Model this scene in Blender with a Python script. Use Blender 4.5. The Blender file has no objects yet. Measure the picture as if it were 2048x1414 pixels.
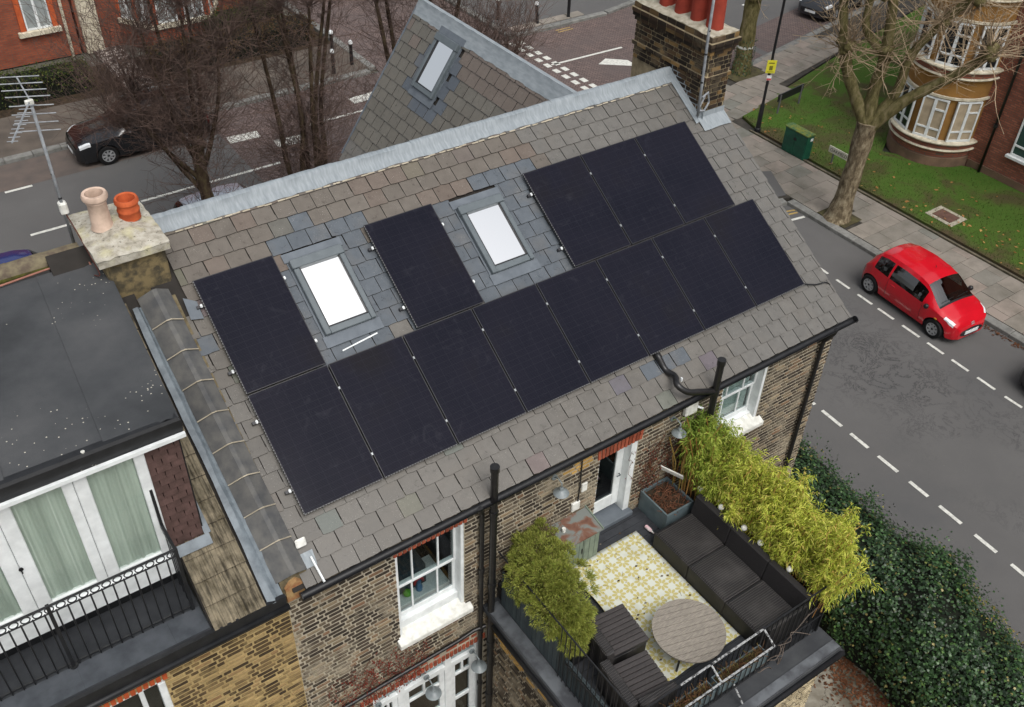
import bpy, bmesh, math, random
from mathutils import Vector, Matrix
rnd = random.Random(11)
sc = bpy.context.scene
# ------------------------------------------------------------ camera, sky, sun, exposure
yaw, pit, roll = -0.6324, 0.6966, 0.0382
right = Vector((math.cos(yaw), math.sin(yaw), 0))
fwd = Vector((-math.sin(yaw)*math.cos(pit), math.cos(yaw)*math.cos(pit), -math.sin(pit)))
up = right.cross(fwd)
r2 = right*math.cos(roll) + up*math.sin(roll); u2 = -right*math.sin(roll) + up*math.cos(roll)
cam = bpy.data.objects.new('camera', bpy.data.cameras.new('camera'))
sc.collection.objects.link(cam)
CAM = Vector((-2.7591, -8.0596, 16.6845))
mw = Matrix((r2, u2, -fwd)).transposed().to_4x4(); mw.translation = CAM
cam.matrix_world = mw
cam.data.sensor_width = 36; cam.data.lens = 36*1963.32/2048
cam.data.clip_start = 0.1; cam.data.clip_end = 2000
sc.camera = cam
SUN_EL, SUN_AZ = math.radians(58), math.radians(186)      # azimuth clockwise from +Y
w = bpy.data.worlds.new('World'); sc.world = w; w.use_nodes = True
nt = w.node_tree
sky = nt.nodes.new('ShaderNodeTexSky'); sky.sky_type = 'NISHITA'; sky.sun_disc = False
sky.sun_elevation = SUN_EL; sky.sun_rotation = SUN_AZ; sky.dust_density = 6; sky.air_density = 1.2; sky.ozone_density = 1
hsv = nt.nodes.new('ShaderNodeHueSaturation'); hsv.inputs['Saturation'].default_value = 0.30   # cloud cover: nearly white light
nt.links.new(sky.outputs[0], hsv.inputs['Color'])
bg = nt.nodes['Background']; bg.inputs[1].default_value = 0.15
nt.links.new(hsv.outputs[0], bg.inputs[0])
sd = bpy.data.lights.new('sun', 'SUN'); sd.energy = 0.9; sd.angle = math.radians(35); sd.color = (1, 0.985, 0.965)
so = bpy.data.objects.new('sun', sd); sc.collection.objects.link(so)
sdir = Vector((math.sin(SUN_AZ)*math.cos(SUN_EL), math.cos(SUN_AZ)*math.cos(SUN_EL), math.sin(SUN_EL)))
so.rotation_euler = sdir.to_track_quat('Z', 'Y').to_euler()
so.location = (0, -20, 30)
sc.view_settings.view_transform = 'Standard'; sc.view_settings.look = 'None'
sc.view_settings.gamma = 1; sc.view_settings.exposure = 0.16; sc.view_settings.use_curve_mapping = False
sc.render.engine = 'CYCLES'; sc.cycles.use_denoising = True; sc.cycles.max_bounces = 6
sc.cycles.transparent_max_bounces = 8
# ------------------------------------------------------------ helpers
COL = sc.collection
def S(r, g, b):
    f = lambda c: (c/255/12.92) if c/255 <= 0.04045 else ((c/255+0.055)/1.055)**2.4
    return (f(r), f(g), f(b), 1)
class MB:
    def __init__(s): s.v = []; s.f = []
    def quad(s, *p):
        n = len(s.v); s.v += [tuple(q) for q in p]; s.f.append(tuple(range(n, n+len(p)))); return s
    def box(s, x0, x1, y0, y1, z0, z1, M=None):
        n = len(s.v)
        P = [(x0,y0,z0),(x1,y0,z0),(x1,y1,z0),(x0,y1,z0),(x0,y0,z1),(x1,y0,z1),(x1,y1,z1),(x0,y1,z1)]
        if M: P = [tuple(M @ Vector(p)) for p in P]
        s.v += P
        s.f += [tuple(n+i for i in q) for q in ((3,2,1,0),(4,5,6,7),(0,1,5,4),(1,2,6,5),(2,3,7,6),(3,0,4,7))]
        return s
    def prism(s, poly, vec):                       # closed solid: polygon swept along vec
        n = len(s.v); k = len(poly); vec = Vector(vec)
        s.v += [tuple(p) for p in poly] + [tuple(Vector(p)+vec) for p in poly]
        s.f.append(tuple(range(n+k-1, n-1, -1))); s.f.append(tuple(range(n+k, n+2*k)))
        s.f += [(n+i, n+(i+1) % k, n+k+(i+1) % k, n+k+i) for i in range(k)]
        return s
    def tube(s, pts, r, n=8, cap=True):
        pts = [Vector(p) for p in pts]; m = len(pts)
        rr = r if isinstance(r, (list, tuple)) else [r]*m
        base = len(s.v); nrm = None
        for i in range(m):
            t = (pts[min(i+1, m-1)] - pts[max(i-1, 0)])
            t = t.normalized() if t.length > 1e-9 else Vector((0,0,1))
            if nrm is None:
                a = Vector((0,0,1)) if abs(t.z) < 0.9 else Vector((1,0,0))
                nrm = t.cross(a).normalized()
            nrm = (nrm - t*nrm.dot(t))
            nrm = nrm.normalized() if nrm.length > 1e-6 else t.orthogonal().normalized()
            b = t.cross(nrm)
            for k in range(n):
                a = 2*math.pi*k/n
                s.v.append(tuple(pts[i] + (nrm*math.cos(a) + b*math.sin(a))*rr[i]))
        for i in range(m-1):
            for k in range(n):
                a = base+i*n+k; c = base+i*n+(k+1) % n
                s.f.append((a, c, c+n, a+n))
        if cap:
            s.f.append(tuple(range(base+n-1, base-1, -1))); s.f.append(tuple(base+(m-1)*n+k for k in range(n)))
        return s
    def lathe(s, prof, c=(0,0,0), n=20, M=None, cap=True):
        base = len(s.v); c = Vector(c)
        for r, z in prof:
            for k in range(n):
                a = 2*math.pi*k/n; p = Vector((r*math.cos(a), r*math.sin(a), z))
                s.v.append(tuple((M @ p if M else p) + c))
        for i in range(len(prof)-1):
            for k in range(n):
                a = base+i*n+k; d = base+i*n+(k+1) % n
                s.f.append((a, d, d+n, a+n))
        if cap:
            s.f.append(tuple(range(base+n-1, base-1, -1))); s.f.append(tuple(base+(len(prof)-1)*n+k for k in range(n)))
        return s
    def grid(s, G):
        base = len(s.v); h = len(G); wd = len(G[0])
        for row in G: s.v += [tuple(p) for p in row]
        for i in range(h-1):
            for j in range(wd-1):
                a = base+i*wd+j; s.f.append((a, a+1, a+wd+1, a+wd))
        return s
    def mesh(s, name, mat, smooth=False, bev=0):
        me = bpy.data.meshes.new(name); me.from_pydata(s.v, [], s.f)
        if bev:
            bm = bmesh.new(); bm.from_mesh(me)
            bmesh.ops.bevel(bm, geom=[e for e in bm.edges if len(e.link_faces) == 2 and e.calc_face_angle(0) > 0.5], offset=bev, segments=1, affect='EDGES')
            bm.to_mesh(me); bm.free()
        for m_ in (mat if isinstance(mat, (list, tuple)) else [mat]): me.materials.append(m_)
        if smooth:
            me.polygons.foreach_set('use_smooth', [True]*len(me.polygons))
            if smooth is not True: me.set_sharp_from_angle(angle=math.radians(smooth))
        me.update(); return me
    def obj(s, name, mat, parent=None, smooth=False, bev=0, local=False):
        o = bpy.data.objects.new(name, s.mesh(name, mat, smooth, bev)); COL.objects.link(o)
        if parent is not None:
            o.parent = parent
            if not local and parent.type == 'EMPTY': o.location = -parent.location
        return o
def tag(o, label=None, cat=None, group=None, kind=None):
    if label: o['label'] = label
    if cat: o['category'] = cat
    if group: o['group'] = group
    if kind: o['kind'] = kind
    return o
def thing(name, label, cat, loc=(0,0,0), rz=0, group=None):
    o = bpy.data.objects.new(name, None); COL.objects.link(o); o.location = loc; o.rotation_euler = (0,0,rz)
    o.empty_display_size = 0.2
    return tag(o, label, cat, group)
def link_copy(o, parent=None):
    c = o.copy(); COL.objects.link(c); c.parent = parent; return c
def copy_tree(o, label, parent=None):
    c = link_copy(o, parent)
    if label: c['label'] = label
    for ch in list(o.children): copy_tree(ch, None, c)
    return c
# ------------------------------------------------------------ materials
MATS = {}
class NB:
    def __init__(s, name):
        m = bpy.data.materials.new(name); m.use_nodes = True; s.m = m; s.t = m.node_tree; s.n = s.t.nodes; s.p = s.n['Principled BSDF']
        s.pos = None
    def add(s, typ, **kw):
        nd = s.n.new(typ)
        for k, v in kw.items():
            if k.startswith('i_'):
                key = k[2:]; nd.inputs[int(key) if key.isdigit() else key.replace('_', ' ')].default_value = v
            else: setattr(nd, k, v)
        return nd
    def l(s, a, b): s.t.links.new(a, b)
    def P(s):
        if s.pos is None: s.pos = s.add('ShaderNodeNewGeometry')
        return s.pos.outputs['Position']
    def noise(s, scale, detail=5, rough=0.55, vec=None, dist=0, stretch=None):
        nd = s.add('ShaderNodeTexNoise', i_Scale=scale, i_Detail=detail, i_Roughness=rough, i_Distortion=dist)
        v = vec or s.P()
        if stretch:
            mp = s.add('ShaderNodeMapping'); mp.inputs['Scale'].default_value = stretch; s.l(v, mp.inputs[0]); v = mp.outputs[0]
        s.l(v, nd.inputs['Vector']); return nd.outputs[0]
    def ramp(s, fac, stops, interp='LINEAR'):
        nd = s.add('ShaderNodeValToRGB'); cr = nd.color_ramp; cr.interpolation = interp
        while len(cr.elements) < len(stops): cr.elements.new(0.5)
        for e, (p, c) in zip(cr.elements, stops): e.position = p; e.color = c if len(c) == 4 else (*c, 1)
        s.l(fac, nd.inputs[0]); return nd.outputs[0]
    def val(s, fac, a, b):
        nd = s.add('ShaderNodeMapRange', i_1=a, i_2=b); nd.clamp = True; s.l(fac, nd.inputs[0]); return nd.outputs[0]
    def mix(s, a, b, fac, mode='MIX'):
        nd = s.add('ShaderNodeMix', data_type='RGBA', blend_type=mode)
        for sock, x in ((nd.inputs[6], a), (nd.inputs[7], b), (nd.inputs[0], fac)):
            if hasattr(x, 'links'): s.l(x, sock)
            else: sock.default_value = x
        return nd.outputs[2]
    def math(s, op, a, b=0.0):
        nd = s.add('ShaderNodeMath', operation=op)
        for sock, x in ((nd.inputs[0], a), (nd.inputs[1], b)):
            if hasattr(x, 'links'): s.l(x, sock)
            else: sock.default_value = x
        return nd.outputs[0]
    def bump(s, h, strength, dist=0.01):
        nd = s.add('ShaderNodeBump', i_Strength=strength, i_Distance=dist); s.l(h, nd.inputs['Height']); s.l(nd.outputs[0], s.p.inputs['Normal'])
    def rand(s):                                     # one number per loose piece or per object
        g = s.add('ShaderNodeNewGeometry'); o = s.add('ShaderNodeObjectInfo')
        return s.math('FRACT', s.math('ADD', g.outputs['Random Per Island'], o.outputs['Random']))
    def set(s, col=None, rough=None, spec=None, metal=None):
        for k, x in (('Base Color', col), ('Roughness', rough), ('Specular IOR Level', spec), ('Metallic', metal)):
            if x is None: continue
            if hasattr(x, 'links'): s.l(x, s.p.inputs[k])
            else: s.p.inputs[k].default_value = x
        return s.m
def mat(name, c1, c2=None, rough=0.8, scale=4, spec=0.3, metal=0, bump=0, bscale=60, var=0.0, lo=0.35, hi=0.65, stretch=None):
    if name in MATS: return MATS[name]
    b = NB(name); c2 = c2 or tuple(x*0.75 for x in c1[:3])+(1,)
    col = b.mix(c1, c2, b.val(b.noise(scale, stretch=stretch), lo, hi))
    if var:
        r = b.rand(); v = b.math('ADD', b.math('MULTIPLY', r, 2*var), 1-var)
        cmb = b.add('ShaderNodeCombineColor'); [b.l(v, cmb.inputs[i]) for i in range(3)]
        col = b.mix(col, cmb.outputs[0], 1.0, 'MULTIPLY')
    if bump: b.bump(b.noise(bscale, 4, stretch=stretch), bump)
    MATS[name] = b.set(col, rough, spec, metal); return MATS[name]
def leafmat(name, stops, rough=0.5, spec=0.3, trans=0.25):
    if name in MATS: return MATS[name]
    b = NB(name); r = b.rand()
    col = b.ramp(r, stops); col = b.mix(col, tuple(0.6*x for x in stops[0][1][:3])+(1,), b.math('MULTIPLY', b.val(b.noise(1.7, 3), 0.4, 0.75), 0.5))
    b.set(col, rough, spec)
    tr = b.add('ShaderNodeBsdfTranslucent'); b.l(col, tr.inputs[0])
    mx = b.add('ShaderNodeMixShader', i_0=trans); b.l(b.p.outputs[0], mx.inputs[1]); b.l(tr.outputs[0], mx.inputs[2])
    b.l(mx.outputs[0], b.n['Material Output'].inputs[0]); MATS[name] = b.m; return b.m
def glassmat(name, tint=(0.8,0.85,0.85,1), refl=0.12, rough=0.02):
    if name in MATS: return MATS[name]
    b = NB(name); lw = b.add('ShaderNodeLayerWeight', i_Blend=.5)
    tr = b.add('ShaderNodeBsdfTransparent', i_Color=tint); gl = b.add('ShaderNodeBsdfGlossy', i_Roughness=rough)
    mx = b.add('ShaderNodeMixShader'); b.l(b.math('ADD', b.math('POWER', lw.outputs['Facing'], 4.0), refl), mx.inputs[0])
    b.l(tr.outputs[0], mx.inputs[1]); b.l(gl.outputs[0], mx.inputs[2]); b.l(mx.outputs[0], b.n['Material Output'].inputs[0])
    MATS[name] = b.m; return b.m
def slatemat():
    b = NB('slate'); oi = b.add('ShaderNodeObjectInfo'); r = b.rand()
    n1 = b.noise(9, 6, 0.6, dist=0.4); n2 = b.noise(2.2, 3); n3 = b.noise(85, 3, 0.7)
    v = b.math('ADD', b.math('MULTIPLY', n1, 0.5), 0.75)
    v = b.math('MULTIPLY', v, b.math('ADD', b.math('MULTIPLY', r, 0.09), 0.955))
    c = b.add('ShaderNodeCombineColor'); [b.l(v, c.inputs[i]) for i in range(3)]
    col = b.mix(oi.outputs['Color'], c.outputs[0], 1.0, 'MULTIPLY')
    col = b.mix(col, S(106, 100, 92), b.math('MULTIPLY', b.val(n2, 0.5, 0.72), 0.3))
    # pale lichen and lime flecks
    col = b.mix(col, S(190, 188, 180), b.math('MULTIPLY', b.math('MULTIPLY', b.val(n3, 0.63, 0.70), b.val(b.noise(3.1, 3), 0.48, 0.6)), 0.75))
    b.bump(b.noise(40, 5, 0.6, dist=0.6), 0.35, 0.006); return b.set(col, b.val(n1, 0.0, 1.3), 0.35)
def brickmat(name, stops, mort=None, soot=S(48, 43, 38), sootamt=0.32):
    b = NB(name); r = b.rand(); col = b.ramp(r, stops)
    col = b.mix(col, soot, b.math('MULTIPLY', b.val(b.noise(14, 5, 0.65), 0.42, 0.75), sootamt))
    col = b.mix(col, mort or S(150, 142, 126), b.math('MULTIPLY', b.val(b.noise(1.5, 5, .7), 0.5, 0.68), 0.75))
    b.bump(b.noise(160, 4), 0.4, 0.004); return b.set(col, 0.9, 0.2)
M_SLATE = slatemat()
M_BRICK_GREY = brickmat('brick_sooty_stock', [(0, S(50,45,39)), (0.45, S(72,64,55)), (0.7, S(98,88,73)), (0.86, S(128,116,95)), (0.95, S(116,90,70)), (1, S(146,132,106))], S(160,150,130))
M_BRICK_YEL = brickmat('brick_yellow_stock', [(0, S(60,50,38)), (0.45, S(84,70,50)), (0.68, S(116,98,68)), (0.86, S(160,140,98)), (1, S(128,102,72))], S(172,150,104))
M_BRICK_CHIM = brickmat('brick_chimney', [(0, S(34,29,25)), (0.5, S(50,42,35)), (0.75, S(70,54,42)), (0.9, S(104,84,56)), (1, S(136,108,68))], S(120,108,88))
M_BRICK_RED = mat('brick_red_gauged', S(160,84,60), S(134,68,50), 0.9, 12, var=0.25, bump=0.3)
M_MORT = mat('lime_mortar', S(178,169,150), S(152,144,127), 0.95, 3, bump=0.4, bscale=90)
M_MORT_YEL = mat('yellow_mortar', S(180,158,112), S(156,135,92), 0.95, 3, bump=0.4, bscale=90)
M_LEAD = mat('lead_sheet', S(146,153,157), S(120,128,133), 0.55, 5, 0.35, bump=0.15, bscale=22, lo=0.3, hi=0.7, stretch=(6,1,1))
M_LEADGREY = mat('lead_grey', S(98,105,112), S(86,93,100), 0.6, 5, 0.4, bump=0.25, bscale=20)
M_ALU = mat('grey_aluminium', S(92,100,104), S(84,92,96), 0.35, 8, 0.5)
M_WHITE = mat('white_paint', S(226,230,230), S(206,210,210), 0.45, 6, 0.4, bump=0.1)
M_WHITE_OLD = mat('weathered_white_paint', S(226,226,220), S(196,196,188), 0.6, 9, 0.3, bump=0.25)
M_BLACK = mat('black_paint', S(24,25,27), S(34,35,37), 0.4, 8, 0.4, bump=0.15)
M_BLACKPIPE = mat('black_iron_pipe', S(20,20,22), S(34,33,32), 0.35, 14, 0.5, bump=0.3, bscale=30)
M_FELT = mat('roof_felt', S(70,72,74), S(54,56,59), 0.85, 2.2, 0.25, bump=0.3, bscale=180)
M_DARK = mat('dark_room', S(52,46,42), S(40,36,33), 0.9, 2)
M_GLASS = glassmat('window_glass', refl=0.06)
M_WOODGREY = mat('grey_wood', S(150,143,132), S(112,106,98), 0.8, 6, 0.2, stretch=(2, 30, 2), bump=0.3, bscale=8)
M_TERRA = mat('terracotta', S(196,98,58), S(168,80,48), 0.8, 9, 0.2, bump=0.2, var=0.06)
M_REDPOT = mat('red_clay_pot', S(150,62,48), S(132,54,42), 0.75, 5, 0.2, bump=0.15)
M_BUFF = mat('buff_clay', S(206,182,164), S(178,156,140), 0.8, 7, 0.2, bump=0.2)
M_CEMENT = mat('cement_flaunching', S(176,170,154), S(138,132,116), 0.95, 9, 0.1, bump=0.7, bscale=35)
M_ASPH = None
PH = 0.5631; CPH, SPH = math.cos(PH), math.sin(PH)
NR = Vector((0, -SPH, CPH)); P0 = Vector((0, 0, 7.1)) - 0.12*NR
def RP(u, v, o=0): return P0 + Vector((u, v*CPH, v*SPH)) + NR*o       # a point on the rear roof slope
VE, VR = -0.834, 4.50                                                  # eaves and ridge
RROT = Matrix.Rotation(PH, 4, 'X')
# ------------------------------------------------------------ ground, roads, pavements
def asphalt():
    b = NB('asphalt'); n = b.noise(0.35, 5, 0.6); f = b.noise(90, 3, 0.7)
    col = b.ramp(n, [(0.3, S(86,86,86)), (0.5, S(92,91,90)), (0.7, S(97,96,95))])
    col = b.mix(col, S(52,52,53), b.math('MULTIPLY', b.val(f, 0.5, 0.75), 0.5))
    # wandering dark crack sealing and wheel-worn patches
    cr = b.noise(1.6, 8, 0.75, dist=0.6); sp = b.add('ShaderNodeSeparateXYZ'); b.l(b.P(), sp.inputs[0]); band = b.math('MULTIPLY', b.val(b.noise(0.3, 3), 0.4, 0.55), b.math('SUBTRACT', 1.0, b.val(b.math('ABSOLUTE', b.math('SUBTRACT', sp.outputs[0], 16.7)), .9, 2.2)))
    line = b.math('SUBTRACT', 1.0, b.val(b.math('ABSOLUTE', b.math('SUBTRACT', cr, 0.5)), 0.0, 0.022))
    col = b.mix(col, S(40,40,42), b.math('MULTIPLY', b.math('MULTIPLY', line, band), 0.85))
    spk = b.noise(23, 2); col = b.mix(col, S(150,146,136), b.math('MULTIPLY', b.val(spk, 0.76, 0.79), 0.7))
    b.bump(f, 0.5, 0.006); return b.set(col, 0.9, 0.25)
M_ASPH = asphalt()
def blockpave():
    b = NB('red_block_paving'); mp = b.add('ShaderNodeMapping'); mp.inputs['Rotation'].default_value = (0,0,0.78)
    b.l(b.P(), mp.inputs[0])
    br = b.add('ShaderNodeTexBrick', i_Scale=1.0, i_Color1=S(118,102,97), i_Color2=S(96,84,81), i_Mortar=S(62,54,52))
    br.inputs['Mortar Size'].default_value = 0.012; br.inputs['Brick Width'].default_value = 0.21; br.inputs['Row Height'].default_value = 0.105
    b.l(mp.outputs[0], br.inputs['Vector'])
    col = b.mix(br.outputs[0], S(90,82,80), b.math('MULTIPLY', b.val(b.noise(0.5, 5), 0.4, 0.7), 0.7)); b.bump(br.outputs['Fac'], -0.4, 0.005)
    return b.set(col, 0.88, 0.2)
M_BLOCK = blockpave()
M_PAVE = mat('pavement_bed', S(70,66,60), S(52,50,46), 0.95, 3, bump=0.4)
def slabmat():
    b = NB('paving_slab'); r = b.rand(); col = b.ramp(r, [(0, S(122,118,110)), (0.35, S(136,129,120)), (0.6, S(139,132,123)), (0.8, S(144,132,123)), (1, S(114,116,109))])
    col = b.mix(col, S(84,82,72), b.math('MULTIPLY', b.val(b.noise(1.6, 6, 0.6), 0.42, 0.72), 0.6))
    col = b.mix(col, S(150,146,138), b.math('MULTIPLY', b.val(b.noise(30, 3), 0.6, 0.7), 0.3)); b.bump(b.noise(70, 4), 0.3, 0.004); return b.set(col, 0.9, 0.2)
M_SLAB = slabmat()
M_KERB = mat('granite_kerb', S(128,128,124), S(104,104,100), 0.85, 5, 0.25, bump=0.3, var=0.12)
M_LINE = mat('road_paint', S(206,206,198), S(160,160,154), 0.7, 11, 0.3, lo=0.45, hi=0.75)
M_YLINE = mat('yellow_road_paint', S(178,150,84), S(140,122,84), 0.8, 11, 0.2)
def lawnmat():
    b = NB('lawn_turf'); n = b.noise(0.55, 6, 0.65, dist=0.5); f = b.noise(26, 4, 0.75)
    col = b.ramp(n, [(0.3, S(82,73,55)), (0.42, S(82,84,50)), (0.52, S(78,104,44)), (0.75, S(66,100,36))])
    sp = b.add('ShaderNodeSeparateXYZ'); b.l(b.P(), sp.inputs[0]); e = b.math('ADD', b.math('MULTIPLY', b.noise(.9, 5, .65), 3.0), sp.outputs[0])
    col = b.mix(S(88,76,58), col, b.val(e, 25.1, 25.9))
    col = b.mix(col, S(30,42,14), b.math('MULTIPLY', b.val(f, 0.5, 0.72), 0.5)); col = b.mix(col, S(108,116,64), b.math('MULTIPLY', b.val(b.noise(38, 3), 0.6, 0.72), 0.45))
    b.bump(f, 0.9, 0.05); return b.set(col, 0.95, 0.1)
M_LAWN = lawnmat()
def concretemat():
    b = NB('yard_concrete'); n = b.noise(0.7, 6, 0.6, dist=0.6)
    col = b.ramp(n, [(0.3, S(74,70,58)), (0.5, S(112,106,94)), (0.62, S(146,142,130))])
    cr = b.noise(0.8, 6, 0.6); line = b.math('SUBTRACT', 1.0, b.val(b.math('ABSOLUTE', b.math('SUBTRACT', cr, 0.5)), 0.0, 0.006))
    col = b.mix(col, S(44,42,38), b.math('MULTIPLY', line, 0.8)); b.bump(b.noise(60, 4), 0.4, 0.006); return b.set(col, 0.92, 0.2)
M_CONC = concretemat()
M_SOIL = mat('soil', S(70,58,46), S(48,42,34), 0.95, 6, 0.1, bump=0.8, bscale=30)
def flat(name, pts, z, m, thick=0.0, parent=None):
    mb = MB()
    if thick: mb.prism([(x, y, z-thick) for x, y in pts], (0, 0, thick))
    else: mb.quad(*[(x, y, z) for x, y in pts])
    o = mb.obj(name, m, parent)
    if parent is None: tag(o, kind='structure')
    return o
R_ = lambda x0, x1, y0, y1: [(x0,y0),(x1,y0),(x1,y1),(x0,y1)]
flat('ground', R_(-300,400,-200,500), -0.06, mat('distant_ground', S(92,90,84), S(74,76,62), 0.95, 0.2))
side_road = flat('side_road', R_(11.5,21.0,-80,16.4), 0.0, M_ASPH)
front_road = flat('front_road', R_(-120,24.0,16.4,25.3), 0.0, M_ASPH)
north_road = flat('north_road', R_(14.6,20.9,25.3,120), 0.0, M_BLOCK)
east_road = flat('east_road', [(24.0,17.4),(120,35.6),(120,43.2),(24.0,25.3)], 0.0, M_ASPH)
flat('raised_table', R_(7.2,24.0,16.45,25.25), 0.006, M_BLOCK, parent=front_road)
flat('raised_table', [(24.0,17.45),(29.2,18.43),(29.2,26.2),(24.0,25.25)], 0.006, M_BLOCK, parent=east_road)
flat('parking_bay', [(29.6,18.5),(60,24.3),(60,26.3),(29.6,20.5)], 0.005, M_BLOCK, parent=east_road)
flat('parking_bay', R_(-60,6.4,23.5,25.25), 0.005, mat('parking_bay', S(98,88,82), S(84,78,74), 0.9, 1.5, bump=0.3), parent=front_road)
def line(parent, x0, y0, x1, y1, wd=0.095, m=None, z=0.010):
    d = Vector((x1-x0, y1-y0, 0)); nn = Vector((-d.y, d.x, 0)).normalized()*wd/2
    a = Vector((x0,y0,z)); c = Vector((x1,y1,z))
    return MB().quad(a-nn, c-nn, c+nn, a+nn).obj('road_marking', m or M_LINE, parent)
for a, c in ((2.9,2.22),(1.97,1.31),(1.02,.45),(.14,-.46),(-.81,-1.35),(-1.67,-2.28),(-2.64,-3.21),(-3.58,-4.15),(-4.5,-5.1),(-5.45,-6.0)):
    f = lambda y: 14.2 + 0.052*y
    line(side_road, f(a), a, f(c), c)
for a, c in ((7.3,6.75),(6.43,5.95),(5.61,5.09),(4.77,4.22),(4.0,3.42),(3.11,2.51),(2.23,1.68),(1.41,.87),(.58,.03),(-.27,-.77),(-1.1,-1.65),(-1.95,-2.5)):
    f = lambda y: 18.72 + 0.058*max(y, -0.3)
    line(side_road, f(a), a, f(c), c, 0.085)
line(side_road, 19.6, 8.75, 20.9, 8.55, 0.1)
for x0, x1, y in ((-4.5,-2.9,20.6),(-0.01,1.34,20.45),(3.4,8.2,20.61),(-0.04,0.8,23.4),(-3,-1.6,23.4),(10.2,13.8,22.6)): line(front_road, x0, y, x1, y, 0.12)
line(front_road, 7.3, 23.0, 8.4, 22.9, 0.5); line(front_road, 8.6, 21.9, 9.6, 21.8, 0.55); line(front_road, 12.4, 23.5, 13.6, 23.6, 0.5); line(front_road, 11.6, 20.6, 12.8, 20.5, 0.3)
line(east_road, 20.9, 22.25, 24.55, 22.15, 0.12); 
for k in range(10):
    for dx in (0, 0.42): line(front_road, 20.72+dx, 19.0+k*0.62, 20.72+dx, 19.36+k*0.62, 0.24)
MB().quad((22.6,21.3,.011),(23.9,20.3,.011),(23.9,21.0,.011),(23.2,21.6,.011)).obj('road_marking', M_LINE, front_road)
line(east_road, 28.9, 20.25, 30.6, 20.6, 0.12); line(east_road, 32.6, 23.0, 36, 23.7, 0.13)
for o_, a, c in ((0, 23.2, 26.5), (0.2, 23.2, 26.5)): line(front_road, a, 25.05-o_, 24.0, 25.05-o_, 0.07, M_YLINE)
line(side_road, 20.2, 9.2, 20.95, 9.0, 0.08, M_YLINE); line(side_road, 19.9, 9.05, 20.9, 8.85, 0.08, M_YLINE)
# pavements: beds, slabs, kerbs
EAST = [(21.3,-80),(23.5,-80),(23.75,13.4),(24.1,14.75),(33,17.0),(60,22.9),(60,23.7),(24.3,17.15),(21.5,17.0),(19.8,15.2),(19.8,9.95),(21.3,9.55)]
pave_e = flat('east_pavement', EAST, 0.085, M_PAVE, 0.12)
pave_n = flat('north_pavement', R_(-120,14.3,25.6,28.6), 0.085, mat('pavement_tarmac', S(96,88,80), S(78,72,66), 0.95, 1.2, bump=0.4), 0.12)
pave_ne = flat('corner_pavement', [(21.2,25.6),(26.3,25.6),(60,32),(60,120),(21.2,120)], 0.085, M_ASPH, 0.12)
pave_s = flat('front_pavement', R_(-120,11.2,14.4,16.1), 0.085, M_PAVE, 0.12)
pave_w = flat('west_pavement', R_(9.72,11.2,-80,14.4), 0.085, M_ASPH, 0.12)
def inside(p, poly):
    c = False; j = len(poly)-1
    for i in range(len(poly)):
        (xi, yi), (xj, yj) = poly[i], poly[j]
        if (yi > p[1]) != (yj > p[1]) and p[0] < (xj-xi)*(p[1]-yi)/(yj-yi)+xi: c = not c
        j = i
    return c
SLAB = {}
def slab(parent, x, y, sx, sy, rz=0, z=0.085):
    k = (round(sx,2), round(sy,2))
    if k not in SLAB: SLAB[k] = MB().box(-sx/2+.006, sx/2-.006, -sy/2+.006, sy/2-.006, -0.03, 0.03).mesh('paving_slab', M_SLAB, bev=0.004)
    o = bpy.data.objects.new('paving_slab', SLAB[k]); COL.objects.link(o); o.parent = parent
    o.location = (x, y, z + rnd.uniform(-.004,.005)); o.rotation_euler = (rnd.gauss(0,.006), rnd.gauss(0,.006), rz+rnd.gauss(0,.004))
    return o
for i in range(34):                                # along the side road
    y = 14.3 - i*0.62; off = 0.0 if i % 2 else -0.38
    for k in range(5):
        x = 21.68 + k*0.76 + off
        xl, xr = max(x-.38, 21.3), min(x+.38, 23.5)
        if xr-xl < 0.2 or (abs(x-21.7) < .55 and abs(y-7.8) < .6): continue
        slab(pave_e, (xl+xr)/2, y, xr-xl, 0.62)
for i in range(5):                                 # along the east road
    for k in range(18):
        x = 20.3 + k*0.76 + (0.38 if i % 2 else 0); y = 14.9 + i*0.62 + max(0, x-24)*0.2
        if not inside((x, y), EAST) or not inside((x+.3, y+.25), EAST) or (abs(x-26.9) < .9 and abs(y-17.4) < .6): continue
        slab(pave_e, x, y, 0.76, 0.62, 0.2 if x > 24 else 0)
for i in range(7):
    for k in range(2): slab(pave_e, 20.2+k*0.76, 14.3-i*0.62, 0.76, 0.62)
KM = MB().box(-.15,.15,-.45,.45,-.14,.02).mesh('kerb_stone', M_KERB, bev=0.015)
def kerbs(parent, x0, y0, x1, y1, step=0.91):
    d = Vector((x1-x0, y1-y0, 0)); n = max(1, round(d.length/step)); a = math.atan2(d.y, d.x)-math.pi/2
    for i in range(n):
        o = bpy.data.objects.new('kerb_stone', KM); COL.objects.link(o); o.parent = parent
        p = Vector((x0,y0,0)) + d*((i+.5)/n); o.location = (p.x, p.y, 0.098+rnd.uniform(-.006,.006)); o.rotation_euler = (0,0,a+rnd.gauss(0,.006)); o.scale = (1, d.length/n/0.91, 1)
kerbs(pave_e, 21.12, -8, 21.12, 9.4); kerbs(pave_e, 21.0, 9.5, 19.9, 9.75); kerbs(pave_e, 24.3, 17.2, 42, 20.5)
kerbs(pave_n, -6, 25.44, 14.2, 25.44); kerbs(pave_n, 14.45, 25.6, 14.45, 36); kerbs(pave_ne, 21.3, 25.44, 26.3, 25.44); kerbs(pave_ne, 26.4, 25.5, 38, 27.6); kerbs(pave_s, -6, 16.25, 11.2, 16.25)
kerbs(pave_ne, 21.05, 25.6, 21.05, 34)
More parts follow.
